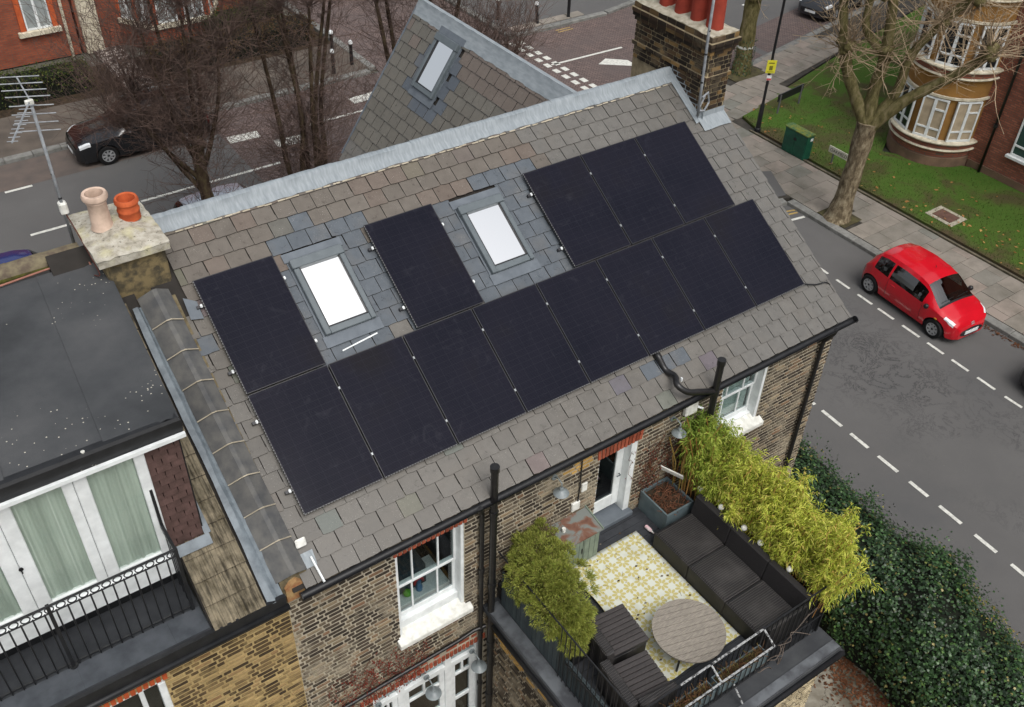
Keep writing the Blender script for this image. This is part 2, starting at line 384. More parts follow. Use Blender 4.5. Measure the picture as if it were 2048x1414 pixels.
flat('tarmac_patch', [(19.95,10.0),(21.25,9.7),(22.0,11.1),(20.9,11.7)], 0.122, M_ASPH, 0.02, pave_e)
for k in range(5): slab(pave_ne, 21.8+k*0.78, 25.95, 0.76, 0.5)
LAWN = [(23.6,-60),(28.35,-60),(28.35,7.4),(26.5,10),(28.3,10.95),(60,10.95),(60,22.7),(33,16.9),(24.2,14.65),(23.85,13.4)]
lawn = flat('lawn', LAWN, 0.11, M_LAWN, 0.1)
M_EDGE = mat('lawn_edging', S(108,100,84), S(80,76,62), 0.95, 5, bump=0.4, var=0.15)
for i in range(24):
    y = 13.2 - i*0.92; MB().box(23.53,23.6,y-.45,y+.45,0.02,0.15).obj('edging_stone', M_EDGE, lawn)
flat('yard', R_(6.35,9.45,-30,-0.5), 0.0, M_CONC); flat('rear_garden', R_(-14,6.3,-30,-0.4), -0.004, M_CONC)
flat('front_garden', R_(-30,9.7,8.0,14.4), 0.0, M_SOIL); flat('north_gardens', R_(-60,14.2,28.6,31.4), 0.06, M_SOIL)
flat('soil_patch', R_(26.1,27.8,16.9,17.95), 0.124, mat('mossy_soil', S(84,80,52), S(60,54,40), 0.95, 5, bump=0.6), 0.02, pave_e)
flat('soil_patch', R_(21.32,22.2,7.3,8.4), 0.118, MATS['mossy_soil'], 0.02, pave_e)
def leaves_on(name, label, cat, m, n, fn, size, z, kind='stuff', parent=None):
    mb = MB()
    for _ in range(n):
        p = fn()
        if p is None: continue
        x, y = p; a = rnd.uniform(0, 6.28); s_ = size*rnd.uniform(.5,1.2); dx, dy = math.cos(a)*s_, math.sin(a)*s_
        t = [rnd.uniform(0, .5)*s_ for _ in range(4)]
        mb.quad((x-dx,y-dy,z+t[0]),(x-dy*.6,y+dx*.6,z+t[1]),(x+dx,y+dy,z+t[2]),(x+dy*.6,y-dx*.6,z+t[3]))
    o = mb.obj(name, m, parent); 
    if parent is None: tag(o, label, cat, kind=kind)
    return o
M_LITTER = leafmat('fallen_leaves', [(0, S(150,108,62)), (0.4, S(172,132,84)), (0.7, S(128,84,50)), (1, S(190,156,96))], 0.8, 0.1, 0.1)
M_LITTER_RED = leafmat('fallen_leaves_rust', [(0, S(72,50,36)), (0.4, S(108,70,48)), (0.7, S(88,58,42)), (1, S(128,88,62))], 0.8, 0.1, 0.1)
leaves_on('fallen_leaves', 'tan autumn leaves strewn over the lawn by the mansion block', 'leaves', M_LITTER, 200,
          lambda: (lambda p: p if inside(p, LAWN) else None)((23.6+abs(rnd.gauss(0,1.6)), rnd.uniform(-3,15))), 0.07, 0.125)
leaves_on('fallen_leaves', 'leaves caught along the kerb beside the red car', 'leaves', M_LITTER_RED, 260, lambda: (20.93-abs(rnd.gauss(0,.09)), rnd.uniform(-3,2)), 0.045, 0.012)
leaves_on('fallen_leaves', 'rust coloured leaf litter heaped in the concrete yard', 'leaves', M_LITTER_RED, 3600,
          lambda: (lambda t: (9.25-abs(rnd.gauss(0,.42))-0.25*max(0,-2.8-t)*.2, t))(rnd.uniform(-8,-0.7)), 0.04, 0.012)
def grass():
    mb = MB()
    for _ in range(9000):
        x = 23.65+rnd.random()**1.3*4.6; y = rnd.uniform(0,14.5)
        if not inside((x,y), LAWN): continue
        a = rnd.uniform(0,6.28); h = rnd.uniform(.03,.075); wv = .012
        mb.quad((x-wv*math.cos(a),y-wv*math.sin(a),.108),(x+wv*math.cos(a),y+wv*math.sin(a),.108),(x+rnd.gauss(0,.02),y+rnd.gauss(0,.02),.11+h))
    tag(mb.obj('grass', leafmat('grass_blades', [(0, S(60,82,34)), (0.5, S(78,98,44)), (1, S(106,114,62))], 0.7, 0.2, 0.2)), 'short green grass on the lawn beside the pavement', 'grass', kind='stuff')
grass()
# ------------------------------------------------------------ the brick house with the solar panels
house = thing('brick_house', 'yellow-grey brick house whose slate roof carries black solar panels', 'house', (4.6, 3.5, 0))
def wallcells(u0, u1, z0, z1, holes, fn, mb):
    us = sorted({u0, u1, *[h[0] for h in holes], *[h[1] for h in holes]})
    for a, c in zip(us, us[1:]):
        m_ = (a+c)/2; hs = sorted((h[2], h[3]) for h in holes if h[0] < m_ < h[1]); z = z0
        for h0, h1 in hs:
            if h0 > z: fn(mb, a, c, z, h0)
            z = max(z, h1)
        if z < z1: fn(mb, a, c, z, z1)
BRK = {}
def bricks(parent, u0, u1, z0, z1, holes, place, m, nind=0, hs=.52, skip=None, patch=None, sh=1.0):
    """Flemish bond; place(u,z,w,h) -> (centre, size). The nearest nind bricks are pieces of their own."""
    cell = []; row = 0; z = z0
    while z < z1-0.03:
        u = u0 - rnd.uniform(0, .05) - (0.17 if row % 2 else 0); st = row % 2
        while u < u1:
            L = 0.215 if st else 0.1025; a, c = max(u, u0), min(u+L, u1); h = min(0.062, z1-z)
            segs = [(a, c)]
            for q in holes:
                if z+h*.6 > q[2] and z+h*.4 < q[3]:
                    ns = []
                    for s0, s1 in segs:
                        if s1 <= q[0] or s0 >= q[1]: ns.append((s0, s1)); continue
                        if s0 < q[0]: ns.append((s0, q[0]))
                        if s1 > q[1]: ns.append((q[1], s1))
                    segs = ns
            for s0, s1 in segs:
                if s1-s0 > 0.03 and not (skip and skip((s0+s1)/2, z)): cell.append((s0, z, s1-s0, h))
            u += L + 0.017; st = 1-st
        z += 0.079; row += 1
    items = []
    for u, zz, wd, h in cell:
        c, s_ = place(u+.006*sh, zz+.5*(h-h*hs), wd-.012*sh, h*hs); items.append(((Vector(c)-CAM).length, c, s_, patch and patch(u, zz)))
    items.sort(key=lambda t: t[0])
    if m.name not in BRK: BRK[m.name] = MB().box(-.5,.5,-.5,.5,-.5,.5).mesh('brick', m)
    mb = MB(); mp = MB()
    for i, (_, c, s_, pt) in enumerate(items):
        if pt: mp.box(c[0]-s_[0]/2, c[0]+s_[0]/2, c[1]-s_[1]/2, c[1]+s_[1]/2, c[2]-s_[2]/2, c[2]+s_[2]/2)
        elif i < nind:
            o = bpy.data.objects.new('brick', BRK[m.name]); COL.objects.link(o); o.parent = parent; o.location = c; o.scale = s_
        else: mb.box(c[0]-s_[0]/2, c[0]+s_[0]/2, c[1]-s_[1]/2, c[1]+s_[1]/2, c[2]-s_[2]/2, c[2]+s_[2]/2)
    if mb.v: tag(mb.obj('brick_courses', m, parent), kind='stuff')
    if mp.v: tag(mp.obj('brick_courses', MATS['brick_clean_yellow'], parent), kind='stuff')
mat('brick_clean_yellow', S(192,158,94), S(164,130,76), 0.9, 14, var=0.18, bump=0.3)
YW = -0.5
HOLES = [(0.96,2.07,4.16,6.11),(4.5,5.28,4.3,5.98),(7.03,8.1,4.9,6.36),(0.42,2.42,-1,3.06)]
jit = lambda a: rnd.uniform(-a, a)
mb = MB(); wallcells(-0.57, 9.7, 0, 6.46, HOLES, lambda m_, a, c, z0, z1: m_.box(a, c, YW, YW+0.3, z0, z1), mb)
rear = mb.obj('rear_wall', M_MORT, house)
RED = [(0.9,2.12,6.11,6.33),(4.44,5.34,5.98,6.2),(0.2,2.46,3.06,3.3)]
bricks(rear, -0.57, 9.7, 0.9, 6.44, HOLES+RED, lambda u, z, wd, h: ((u+wd/2, YW-.004+jit(.002), z+h/2), (wd, .03, h)), M_BRICK_GREY, 300,
       skip=lambda u, z: (2.5 < u < 6.35 and z < 3.9), patch=lambda u, z: 3.72 < u+jit(.06) < 4.2 and 5.93 < z+jit(.04) < 6.3)
def soldiers(parent, x0, x1, z0, h, y, m=M_BRICK_RED, slant=0.0):
    n = max(2, round((x1-x0)/0.075)); st = (x1-x0)/n
    for i in range(n):
        c = (i+.5)/n-.5
        o = MB().box(-.5,.5,-.5,.5,-.5,.5).obj('lintel_brick', m, parent) if i == 0 else None
        if o is None:
            o = bpy.data.objects.new('lintel_brick', first.data); COL.objects.link(o); o.parent = parent
        else: first = o
        o.location = (x0+(i+.5)*st, y+jit(.002), z0+h/2); o.scale = (st-.022, .03, h); o.rotation_euler = (0, c*slant, 0)
soldiers(rear, 0.92, 2.12, 6.115, 0.19, YW-.006, slant=0.25); soldiers(rear, 4.44, 5.34, 5.985, 0.2, YW-.006, slant=0.2); soldiers(rear, 0.2, 2.46, 3.065, 0.115, YW-.006)
for k in range(9):                                          # red relieving course above the garden doors
    MB().box(0.35+k*.23, 0.35+k*.23+rnd.choice((.1,.19)), YW-.009, YW+.01, 3.24+jit(.005), 3.3).obj('lintel_brick', M_BRICK_RED, rear)
mb = MB().prism([(9.7,-.2,0),(9.7,8.1,0),(9.7,8.1,6.4),(9.7,3.87,9.05),(9.7,-.2,6.5)], (-.25,0,0)); mb.obj('side_wall', M_BRICK_GREY, house)
mb = MB().box(-.57, 9.45, 7.85, 8.1, 0, 6.4); mb.prism([(5.4,8.1,0),(8.9,8.1,0),(8.9,8.1,6.6),(7.17,8.1,9.1),(5.4,8.1,6.6)], (0,.75,0)); mb.obj('front_wall', M_BRICK_GREY, house)
MB().box(-.57,-.3,-.19,7.84,0,6.6).obj('party_wall', M_BRICK_GREY, house)
# sash windows
def sash(x0, x1, z0, z1, bars, zm, sillh, gx0, gx1, gz0, gz1, label):
    y = YW
    f = MB()
    f.box(x0, gx0-.045, y+.012, y+.26, z0, z1); f.box(gx1+.045, x1, y+.012, y+.26, z0, z1)       # painted jambs
    f.box(gx0-.045, gx1+.045, y+.06, y+.26, gz1+.05, z1); f.box(gx0-.045, gx1+.045, y+.10, y+.26, z0, gz0-.09)
    win = f.obj('window', M_WHITE, house, bev=.006); tag(win, label)
    s_ = MB()
    for zz0, zz1, yy in ((zm, gz1+.05, y+.135), (gz0-.09, zm+.045, y+.175)):
        s_.box(gx0-.045, gx0, yy, yy+.04, zz0, zz1); s_.box(gx1, gx1+.045, yy, yy+.04, zz0, zz1)
        s_.box(gx0, gx1, yy+.001, yy+.041, zz0, zz0+(.09 if zz0 < zm else .045)); s_.box(gx0, gx1, yy+.001, yy+.041, zz1-.045, zz1)
    s_.obj('sash', M_WHITE, win, bev=.004)
    for bx in bars:
        for zz0, zz1, yy in ((zm+.045, gz1+.005, y+.137), (gz0, zm, y+.177)):
            MB().box(bx-.013, bx+.013, yy, yy+.03, zz0, zz1).obj('glazing_bar', M_WHITE, win)
    edges = [gx0]+list(bars)+[gx1]
    for a, c in zip(edges, edges[1:]):
        MB().box(a, c, y+.152, y+.156, zm+.04, gz1+.01).obj('pane', M_GLASS, win); MB().box(a, c, y+.192, y+.196, gz0, zm+.01).obj('pane', M_GLASS, win)
    sl = MB().prism([(x0-.06, y-.12, z0-sillh), (x0-.06, y-.12, z0-.06), (x0-.06, y+.14, z0+.05), (x0-.06, y+.14, z0-sillh)], (x1-x0+.15,0,0)); sl.obj('sill', M_WHITE_OLD, win, bev=.01)
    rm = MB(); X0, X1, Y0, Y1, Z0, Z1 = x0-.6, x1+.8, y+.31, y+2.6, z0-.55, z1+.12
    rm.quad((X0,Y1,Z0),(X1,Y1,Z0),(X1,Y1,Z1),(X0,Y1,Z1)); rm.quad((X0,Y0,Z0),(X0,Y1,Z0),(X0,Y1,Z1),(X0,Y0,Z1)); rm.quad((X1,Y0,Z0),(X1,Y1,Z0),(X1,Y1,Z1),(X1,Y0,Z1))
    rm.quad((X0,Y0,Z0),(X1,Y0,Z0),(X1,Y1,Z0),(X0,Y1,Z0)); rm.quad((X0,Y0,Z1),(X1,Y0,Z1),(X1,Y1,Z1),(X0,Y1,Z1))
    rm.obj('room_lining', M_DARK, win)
    return win
sash(0.96, 2.07, 4.27, 6.11, (1.29, 1.715), 5.19, 0.16, 1.05, 1.97, 4.55, 6.0, 'white sash window under a red brick arch, nearer the party wall')
w2 = sash(7.03, 8.1, 5.0, 6.36, (7.33, 7.72), 5.7, 0.15, 7.12, 7.99, 5.16, 6.25, 'white sash window half behind the bamboo, near the road end')
MB().box(7.13, 7.98, YW+.24, YW+.25, 5.14, 5.95).obj('blind', mat('pale_blind', S(196,206,200), S(180,190,184), 0.8, 3), w2)
def small_thing(name, label, cat, mb, m, **k): return tag(mb.obj(name, m, **k), label, cat)
small_thing('cushion', 'grey fabric cushion leaning inside the left sash window', 'cushion', MB().box(-.21,.21,-.05,.05,-.28,.28, Matrix.Translation((1.5,.1,5.42)) @ Matrix.Rotation(.5,4,'X') @ Matrix.Rotation(-.25,4,'Y')), mat('grey_fabric', S(120,122,120), S(98,100,99), 0.9, 20), bev=.03)
small_thing('storage_box', 'teal storage box inside the left sash window', 'box', MB().box(1.06,1.72,.02,.4,4.46,4.88), mat('teal_plastic', S(30,58,72), None, 0.5), bev=.01)
MB().box(1.0,2.02,-.16,.45,4.36,4.44).obj('inner_sill', M_WHITE, house)
small_thing('toy_figure', 'small blue and red toy on the inner window ledge', 'toy', MB().lathe([(.05,0),(.055,.09),(.03,.15),(.034,.2)], (1.56,-.03,4.44), 12), mat('blue_toy', S(90,130,170), None, 0.5), smooth=40)
small_thing('toy_arch', 'red toy arch on the inner window ledge', 'toy', MB().tube([(1.56+.075*math.cos(a), -.03, 4.6+.1*math.sin(a)) for a in [i*math.pi/10 for i in range(11)]], .02, 8), mat('red_toy', S(190,40,52), None, 0.5), smooth=True)
small_thing('soft_toy', 'bright green soft toy on the inner window ledge', 'toy', MB().lathe([(.005,0),(.06,.03),(.07,.07),(.04,.11),(.005,.12)], (1.36,-.03,4.44), 12), mat('green_toy', S(110,190,60), None, 0.8), smooth=True)
# terrace door
f = MB(); f.box(5.16,5.28,YW+.01,YW+.26,4.38,5.98); f.box(4.5,4.56,YW+.05,YW+.26,4.38,5.98); f.box(4.56,5.16,YW+.05,YW+.26,5.9,5.98)
f.box(4.56,4.66,YW+.16,YW+.21,4.46,5.9); f.box(5.02,5.16,YW+.16,YW+.21,4.46,5.9); f.box(4.66,5.02,YW+.162,YW+.208,4.46,4.72)
door = f.obj('terrace_door', M_WHITE, house, bev=.006); tag(door, 'white glazed door opening onto the roof terrace')
MB().box(4.66,5.02,YW+.18,YW+.186,4.72,5.9).obj('pane', glassmat('dark_glass', (0.45,0.5,0.5,1), 0.05), door)
MB().box(4.5,5.3,YW-.1,YW+.24,4.30,4.39).obj('door_step', M_LEADGREY, door, bev=.01)
MB().tube([(5.09,YW+.14,5.2),(5.09,YW+.1,5.2),(5.02,YW+.1,5.2)], .012, 6).obj('handle', M_ALU, door)
MB().box(4.4,5.4,YW+.31,YW+1.6,4.1,6.2).obj('dark_hall', M_DARK, door)
# garden doors with top lights
f = MB(); X = [0.42, 0.9, 1.76, 2.42]
for x in (0.42, 0.86, 1.72, 2.3): f.box(x, x+.12, YW+.04, YW+.2, 0, 3.05)
f.box(.54,2.3,YW+.042,YW+.198,2.96,3.05); f.box(.54,2.3,YW+.042,YW+.198,2.68,2.78)
gd = f.obj('garden_doors', M_WHITE, house, bev=.006); tag(gd, 'white garden doors with small top panes under hanging lamps')
for a, c in ((.54,.86),(.98,1.72),(1.84,2.3)):
    lf = MB(); lf.box(a,a+.09,YW+.07,YW+.13,0,2.68); lf.box(c-.09,c,YW+.07,YW+.13,0,2.68); lf.box(a+.09,c-.09,YW+.072,YW+.128,2.6,2.68)
    lf.box(a+.09,c-.09,YW+.072,YW+.128,2.28,2.33); lf.box((a+c)/2-.02,(a+c)/2+.02,YW+.073,YW+.127,2.33,2.6); lf.box(a+.09,c-.09,YW+.072,YW+.128,1.55,1.62)
    lf.obj('door_leaf', M_WHITE, gd, bev=.004)
    MB().box(a,c,YW+.1,YW+.104,2.78,2.96).obj('pane', M_GLASS, gd); MB().box(a+.09,c-.09,YW+.1,YW+.104,0,2.6).obj('pane', M_GLASS, gd)
mb = MB(); mb.box(.3,2.6,2.4,2.45,-.2,3.2); mb.box(.3,.34,-.18,2.4,-.2,3.2); mb.box(2.5,2.55,-.18,2.4,-.2,3.2); mb.box(.3,2.6,-.18,2.4,3.2,3.25); mb.box(.3,2.6,-.18,2.4,-.1,-.05)
mb.obj('room_lining', mat('warm_room', S(96,66,46), S(80,54,38), 0.8, 2), gd)
# eaves: fascia, gutter, downpipes, cable
MB().box(-.5,9.72,YW-.03,YW-.008,6.40,6.58).obj('fascia', M_BLACK, house)
g = MB(); P = []
for i in range(9):
    a = math.pi + math.pi*i/8; P.append((.062*math.cos(a), .062*math.sin(a)))
G = [[(x, -.705+p[0]+(.0 if x else 0), 6.545+p[1]) for p in P] for x in (-.45, 2, 4.5, 7, 9.88)]
g.grid(G); g.grid([[(x, -.705+p[0]*.9, 6.546+p[1]*.9) for p in P] for x in (-.45, 9.88)])
g.obj('gutter', M_BLACK, house, smooth=True)
for x in (-.45, 9.875): MB().lathe([(.062,0),(.062,.012)], (x,-.705,6.53), 12, Matrix.Rotation(math.pi/2,4,'Y')).obj('gutter_end', M_BLACK, house)
for k in range(12): MB().box(-.1+k*.87, -.07+k*.87, -.66, -.5, 6.46, 6.5).obj('gutter_bracket', M_BLACK, house)
def pipe(name, pts, r, label=None, n=10):
    o = MB().tube(pts, r, n).obj(name, M_BLACKPIPE, house, smooth=60); 
    if label: tag(o, label)
    return o
st = pipe('soil_stack', [(2.44,-.68,0),(2.44,-.68,7.15)], .056, 'tall black vent stack rising past the gutter beside the shrub')
for z in (1.6,3.1,4.6,6.2,7.08): MB().lathe([(.068,0),(.068,.09)], (2.44,-.68,z), 12).obj('pipe_collar', M_BLACKPIPE, st, smooth=40)
dp = pipe('downpipe', [(2.2,-.7,6.5),(2.22,-.68,6.4),(2.31,-.58,6.28),(2.32,-.57,6.15),(2.32,-.57,0)], .038)
for z in (1.9,3.4,4.9): MB().lathe([(.05,0),(.05,.07)], (2.32,-.57,z), 10).obj('pipe_collar', M_BLACKPIPE, dp, smooth=40)
pipe('waste_pipe', [(2.4,-.6,3.52),(2.2,-.56,3.50),(1.9,-.56,3.46),(-.4,-.56,3.40)], .032)
st2 = pipe('soil_stack', [(6.57,-.72,4.1),(6.57,-.72,7.13)], .056, 'shorter black vent stack with a curved branch pipe over the slates')
for z in (5.6,6.45,7.06): MB().lathe([(.068,0),(.068,.1)], (6.57,-.72,z), 12).obj('pipe_collar', M_BLACKPIPE, st2, smooth=40)
def spline(P, n=6):
    P = [Vector(p) for p in P]; out = []
    for i in range(len(P)-1):
        a, b_, c, d = P[max(i-1,0)], P[i], P[i+1], P[min(i+2,len(P)-1)]
        for k in range(n):
            t = k/n; out.append(0.5*((2*b_)+(c-a)*t+(2*a-5*b_+4*c-d)*t*t+(3*b_-a-3*c+d)*t**3))
    return out+[P[-1]]
MB().tube(spline([(5.9,.03,6.93),(5.9,-.02,7.05),(5.93,-.2,6.88),(5.95,-.4,6.88),(5.83,-.58,6.9),(5.95,-.7,6.79),(6.25,-.72,6.66),(6.55,-.72,6.52)]), .05, 10).obj('branch_pipe', M_BLACKPIPE, st2, smooth=60)
MB().box(5.93,5.955,-.56,-.53,6.9,6.96).obj('pipe_clip', M_WHITE, st2)
pipe('downpipe', [(9.42,-.7,6.5),(9.42,-.68,6.4),(9.34,-.58,6.2),(9.34,-.57,6.05),(9.34,-.57,0)], .038)
tag(MB().tube(spline([tuple(RP(9.2,.02,.09)),tuple(RP(9.5,-.08,.05)),tuple(RP(9.72,-.12,.05)),(9.84,-.12,6.84),(9.86,-.18,6.6)]), .012, 6).obj('cable', M_BLACK, house, smooth=True), 'black cable leaving the corner of the solar array')
MB().box(6.14,6.4,-.6,-.51,6.06,6.34).obj('meter_box', M_WHITE_OLD, house, bev=.02); MB().tube([(6.42,-.56,6.14),(6.5,-.62,6.1)], .02, 8).obj('cable_gland', M_WHITE, house)
MB().box(4.0,4.16,YW-.05,YW-.005,5.12,5.3).obj('junction_box', M_WHITE_OLD, house, bev=.01); MB().box(4.17,4.28,YW-.04,YW-.005,5.46,5.64).obj('junction_box', M_WHITE_OLD, house, bev=.01)
MB().tube([(4.12,-.53,5.3),(4.13,-.53,5.7),(4.12,-.53,6.3)], .012, 6).obj('cable', M_BLACK, house)
# ------------------------------------------------------------ roof deck and slates
mb = MB(); o_ = -0.02
mb.prism([RP(-.5,VE+.02,o_), RP(-.5,VR,o_), Vector((-.5,8.35,6.55)), Vector((-.5,8.3,6.45)), Vector((-.5,3.87,9.1)), RP(-.5,VE+.05,-.08)], (10.25,0,0))
roof = mb.obj('roof', mat('roof_battens', S(50,47,44), None, 0.95), house)
SL_L = 0.34
M_SLEDGE = mat('slate_edge_dirt_shade', S(68,64,60), S(56,53,50), .95, 20)  # edge dirt and joint shade painted together as one dark side-face colour
def slate_mesh(seed):
    r = random.Random(seed); n = 6; wd = .148
    bot = [(-wd + 2*wd*i/n, r.uniform(-.004,.005)) for i in range(n+1)]
    if r.random() < .5: bot[0] = (-wd+r.uniform(0,.012), bot[0][1]+r.uniform(0,.01))
    top = [(wd, SL_L), (-wd, SL_L)]; ring = bot + top
    mb = MB(); z = lambda y: .034 - .024*y/SL_L
    mb.v = [(x, y, z(y)) for x, y in ring] + [(x, y, z(y)-.018) for x, y in ring]; k = len(ring)
    mb.f = [tuple(range(k))] + [(i, k+i, k+(i+1) % k, (i+1) % k) for i in range(k)]
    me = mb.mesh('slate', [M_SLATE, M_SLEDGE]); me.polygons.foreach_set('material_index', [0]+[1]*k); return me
SLM = [slate_mesh(i) for i in range(5)]
NEW = S(84,91,101)
def put_slates(roofobj, items, cap=300):
    """items: (matrix, width scale, colour, hidden)"""
    items.sort(key=lambda t: (t[3], (t[0].translation-CAM).length)); mb = MB()
    for i, (M, sx, col, hid) in enumerate(items):
        if not hid and i < cap:
            o = bpy.data.objects.new('slate', rnd.choice(SLM)); COL.objects.link(o); o.parent = roofobj
            o.matrix_basis = M @ Matrix.Diagonal((sx, 1, 1, 1)); o.color = col
        else:
            sm = SLM[0]; n = len(mb.v); MM = M @ Matrix.Diagonal((sx,1,1,1))
            mb.v += [tuple(MM @ v.co) for v in sm.vertices]; mb.f += [tuple(n+i_ for i_ in p.vertices) for p in sm.polygons]
    if mb.v:
        o = tag(mb.obj('slate_courses', M_SLATE, roofobj), kind='stuff'); o.color = S(98,96,92)
PANELS = [(i*1.154, 0.0) for i in range(8)] + [(u, 1.742) for u in (0, 2.553, 5.367, 6.521, 7.675)]
SKY = [(1.32,2.10,2.12,3.31),(4.06,4.83,2.11,3.28)]
def slatecol(u, v):
    t = (v-VE)/(VR-VE); j = rnd.uniform(-3,3)
    if (1.0 < u < 2.75 and 1.5 < v < 3.3) or (1.15+rnd.random()*.3 < u < 2.6 and 3.3 <= v < 3.85) or (3.62 < u < 5.55 and 1.55 < v < 3.55) or (4.5 < u < 5.75 and 3.5 <= v < 3.85) or (5.62 < u < 6.35 and -.45 < v < -.1) or (8.2 < u < 8.5 and 3.5 < v < 3.76) or (-.35 < u < -.05 and 2.4 < v < 2.66) or (1.7 < u < 2.0 and 3.8 < v < 4.05):
        if not (((2.2 < u < 2.5) or (4.98 < u < 5.2)) and v < 1.95 and rnd.random() < .7): return S(82+j*.8, 88+j*.8, 94+j*.8)
    if t > .78: c = (96,90,83) if rnd.random() < .75 else (98,88,80)
    elif t > .5: c = (95,91,85)
    else: c = (98,95,90)
    if u < .1: c = tuple(x*.94 for x in c)
    if rnd.random() < .12: c = tuple(x*rnd.uniform(.93,1.06) for x in c)
    return S(c[0]+j, c[1]+j, c[2]+j)
items = []; WSL = 0.302
for i in range(21):
    v = VE + i*.2535; off = (i % 2)*WSL/2 + rnd.uniform(-.012,.012)
    u = -.5 - WSL + off
    while u < 9.84:
        a, c = max(u, -.36), min(u+WSL, 9.83)
        if v > 3.3 and c > 9.2: c = min(c, 9.2)
        if v > 2.95 and a < -.15: a = -.15
        if c-a > .05:
            uc = (a+c)/2; vc = v+.13
            hid = any(p[0]+.02 < a and c < p[0]+1.114 and p[1]+.02 < v and v+.25 < p[1]+1.70 for p in PANELS) or any(p[0]-.1 < a and c < p[0]+1.25 and .05 < v and v+.25 < 1.70 for p in PANELS[:8])
            sk = False
            for s_ in SKY:
                if v+.24 > s_[2]-.03 and v < s_[3]+.02:
                    if a >= s_[0]-.03 and c <= s_[1]+.03: sk = True
                    elif a < s_[0]-.03 < c: c = s_[0]-.03; uc = (a+c)/2
                    elif a < s_[1]+.03 < c: a = s_[1]+.03; uc = (a+c)/2
            if not sk and c-a > .03:
                M = Matrix.Translation(RP(uc, v, jit(.002))) @ RROT @ Matrix.Rotation(rnd.gauss(0,.006),4,'Z') @ Matrix.Rotation(rnd.gauss(0,.004),4,'X')
                items.append((M, (c-a-.011)/.296, slatecol(uc, vc), hid))
        u += WSL
put_slates(roof, items, 300)
# verge board and eave drip
MB().prism([RP(9.80,VE,-.06), RP(9.80,VE,.005), RP(9.80,3.1,.005), RP(9.80,3.1,-.06)], (.03,0,0)).obj('verge', mat('verge_mortar', S(96,92,86), S(70,68,64), 0.95, 8, bump=0.5), house)
# ridge lead
for k in range(7):
    x0 = -.12 + k*1.335; x1 = min(x0+1.37, 9.2); rows = []
    for j in range(15):
        x = x0 + (x1-x0)*j/14; wv = jit(.012); lift = .005 if k % 2 else 0
        rows.append([tuple(RP(x, VR-.23+wv, .038+lift)), tuple(RP(x, VR-.15, .044+jit(.006)+lift)), tuple(RP(x, VR-.085, .042+lift)), (x, 3.80, 9.475+jit(.006)+lift), (x, 3.86, 9.50+jit(.005)+lift), (x, 3.93, 9.47+jit(.006)+lift), (x, 4.2, 9.3+lift)])
    MB().grid(rows).obj('ridge_flashing', M_LEAD, house, smooth=50)
mb = MB()
for k in range(60): 
    x = .1+k*.15+jit(.05); mb.box(x-.05, x+.06, 0, .02, 0, .006, Matrix.Translation(RP(0, VR-.26+jit(.01), .03)) @ RROT)
tag(mb.obj('mortar_fillet', M_MORT, house), kind='stuff')
# ridge tiles capping the party wall, laid up the slope
M_CAP = mat('blue_clay_ridge_tile', S(98,97,94), S(76,77,78), 0.8, 5, 0.3, bump=0.3, var=0.1)
def capx(v): return -.445 - .016*(v+.6)
for k in range(9):
    v0 = -.62 + k*.455; v1 = v0+.475; t = []
    for v, lf in ((v0, .03), (v1, .012)):
        c = capx(v); t.append([tuple(RP(c-.215, v, .02+lf)), tuple(RP(c-.03, v, .17+lf)), tuple(RP(c+.03, v, .172+lf)), tuple(RP(c+.2, v, .03+lf)), tuple(RP(c+.2, v, .012+lf)), tuple(RP(c, v, .15+lf)), tuple(RP(c-.215, v, .0+lf))])
    mb = MB(); mb.grid([r_+[r_[0]] for r_ in t]); mb.quad(*t[0][:4], *t[0][4:])
    mb.obj('party_ridge_tile', M_CAP, house)
    if k: MB().tube([Vector(p)+NR*.006 for p in t[0][:4]], .009, 5).obj('mortar_joint', M_MORT, house)
MB().prism([RP(-.62,-.8,-.1), RP(-.62,3.4,-.1), RP(-.62,3.4,.03), RP(-.62,-.62,.03)], (.36,0,0)).obj('parapet', mat('parapet_mortar', S(110,100,78), S(78,70,52), 0.95, 9, bump=0.6), house)
MB().prism([(-.58,-.56,6.35),(-.58,-.56,6.6),(-.5,-.56,6.66),(-.42,-.56,6.68),(-.34,-.56,6.6),(-.34,-.56,6.35)], (0,.2,0)).obj('corbel', mat('brick_corbel', S(170,142,98), S(142,96,64), 0.9, 9, bump=0.5), house)
rows = [[tuple(RP(-.635-.004*k, -.82+k*.42, .05)), tuple(RP(-.70-.004*k, -.82+k*.42, .02+jit(.01))), tuple(RP(-.76+jit(.012), -.82+k*.42, .06+jit(.01))), tuple(RP(-.84+jit(.01), -.82+k*.42, .05))] for k in range(11)]
MB().grid(rows).obj('gully_lead', mat('gully_lead', S(116,125,131), S(90,98,104), .55, 6, .4, bump=.4, bscale=9), house, smooth=40)
MB().box(-.26,-.12,-.02,.015,.02,.15, Matrix.Translation(RP(0,-.36,.05)) @ Matrix.Rotation(-.3,4,'X')).obj('floodlight', M_WHITE_OLD, house, bev=.015)
MB().quad(RP(-.26,-.62,.035),RP(-.1,-.62,.035),RP(-.08,-.42,.035),RP(-.25,-.42,.035)).obj('lead_slate', M_LEAD, house)
MB().tube([RP(-.14,-.5,.06),RP(-.12,-.86,.06)], .016, 6).obj('conduit', M_WHITE, house)
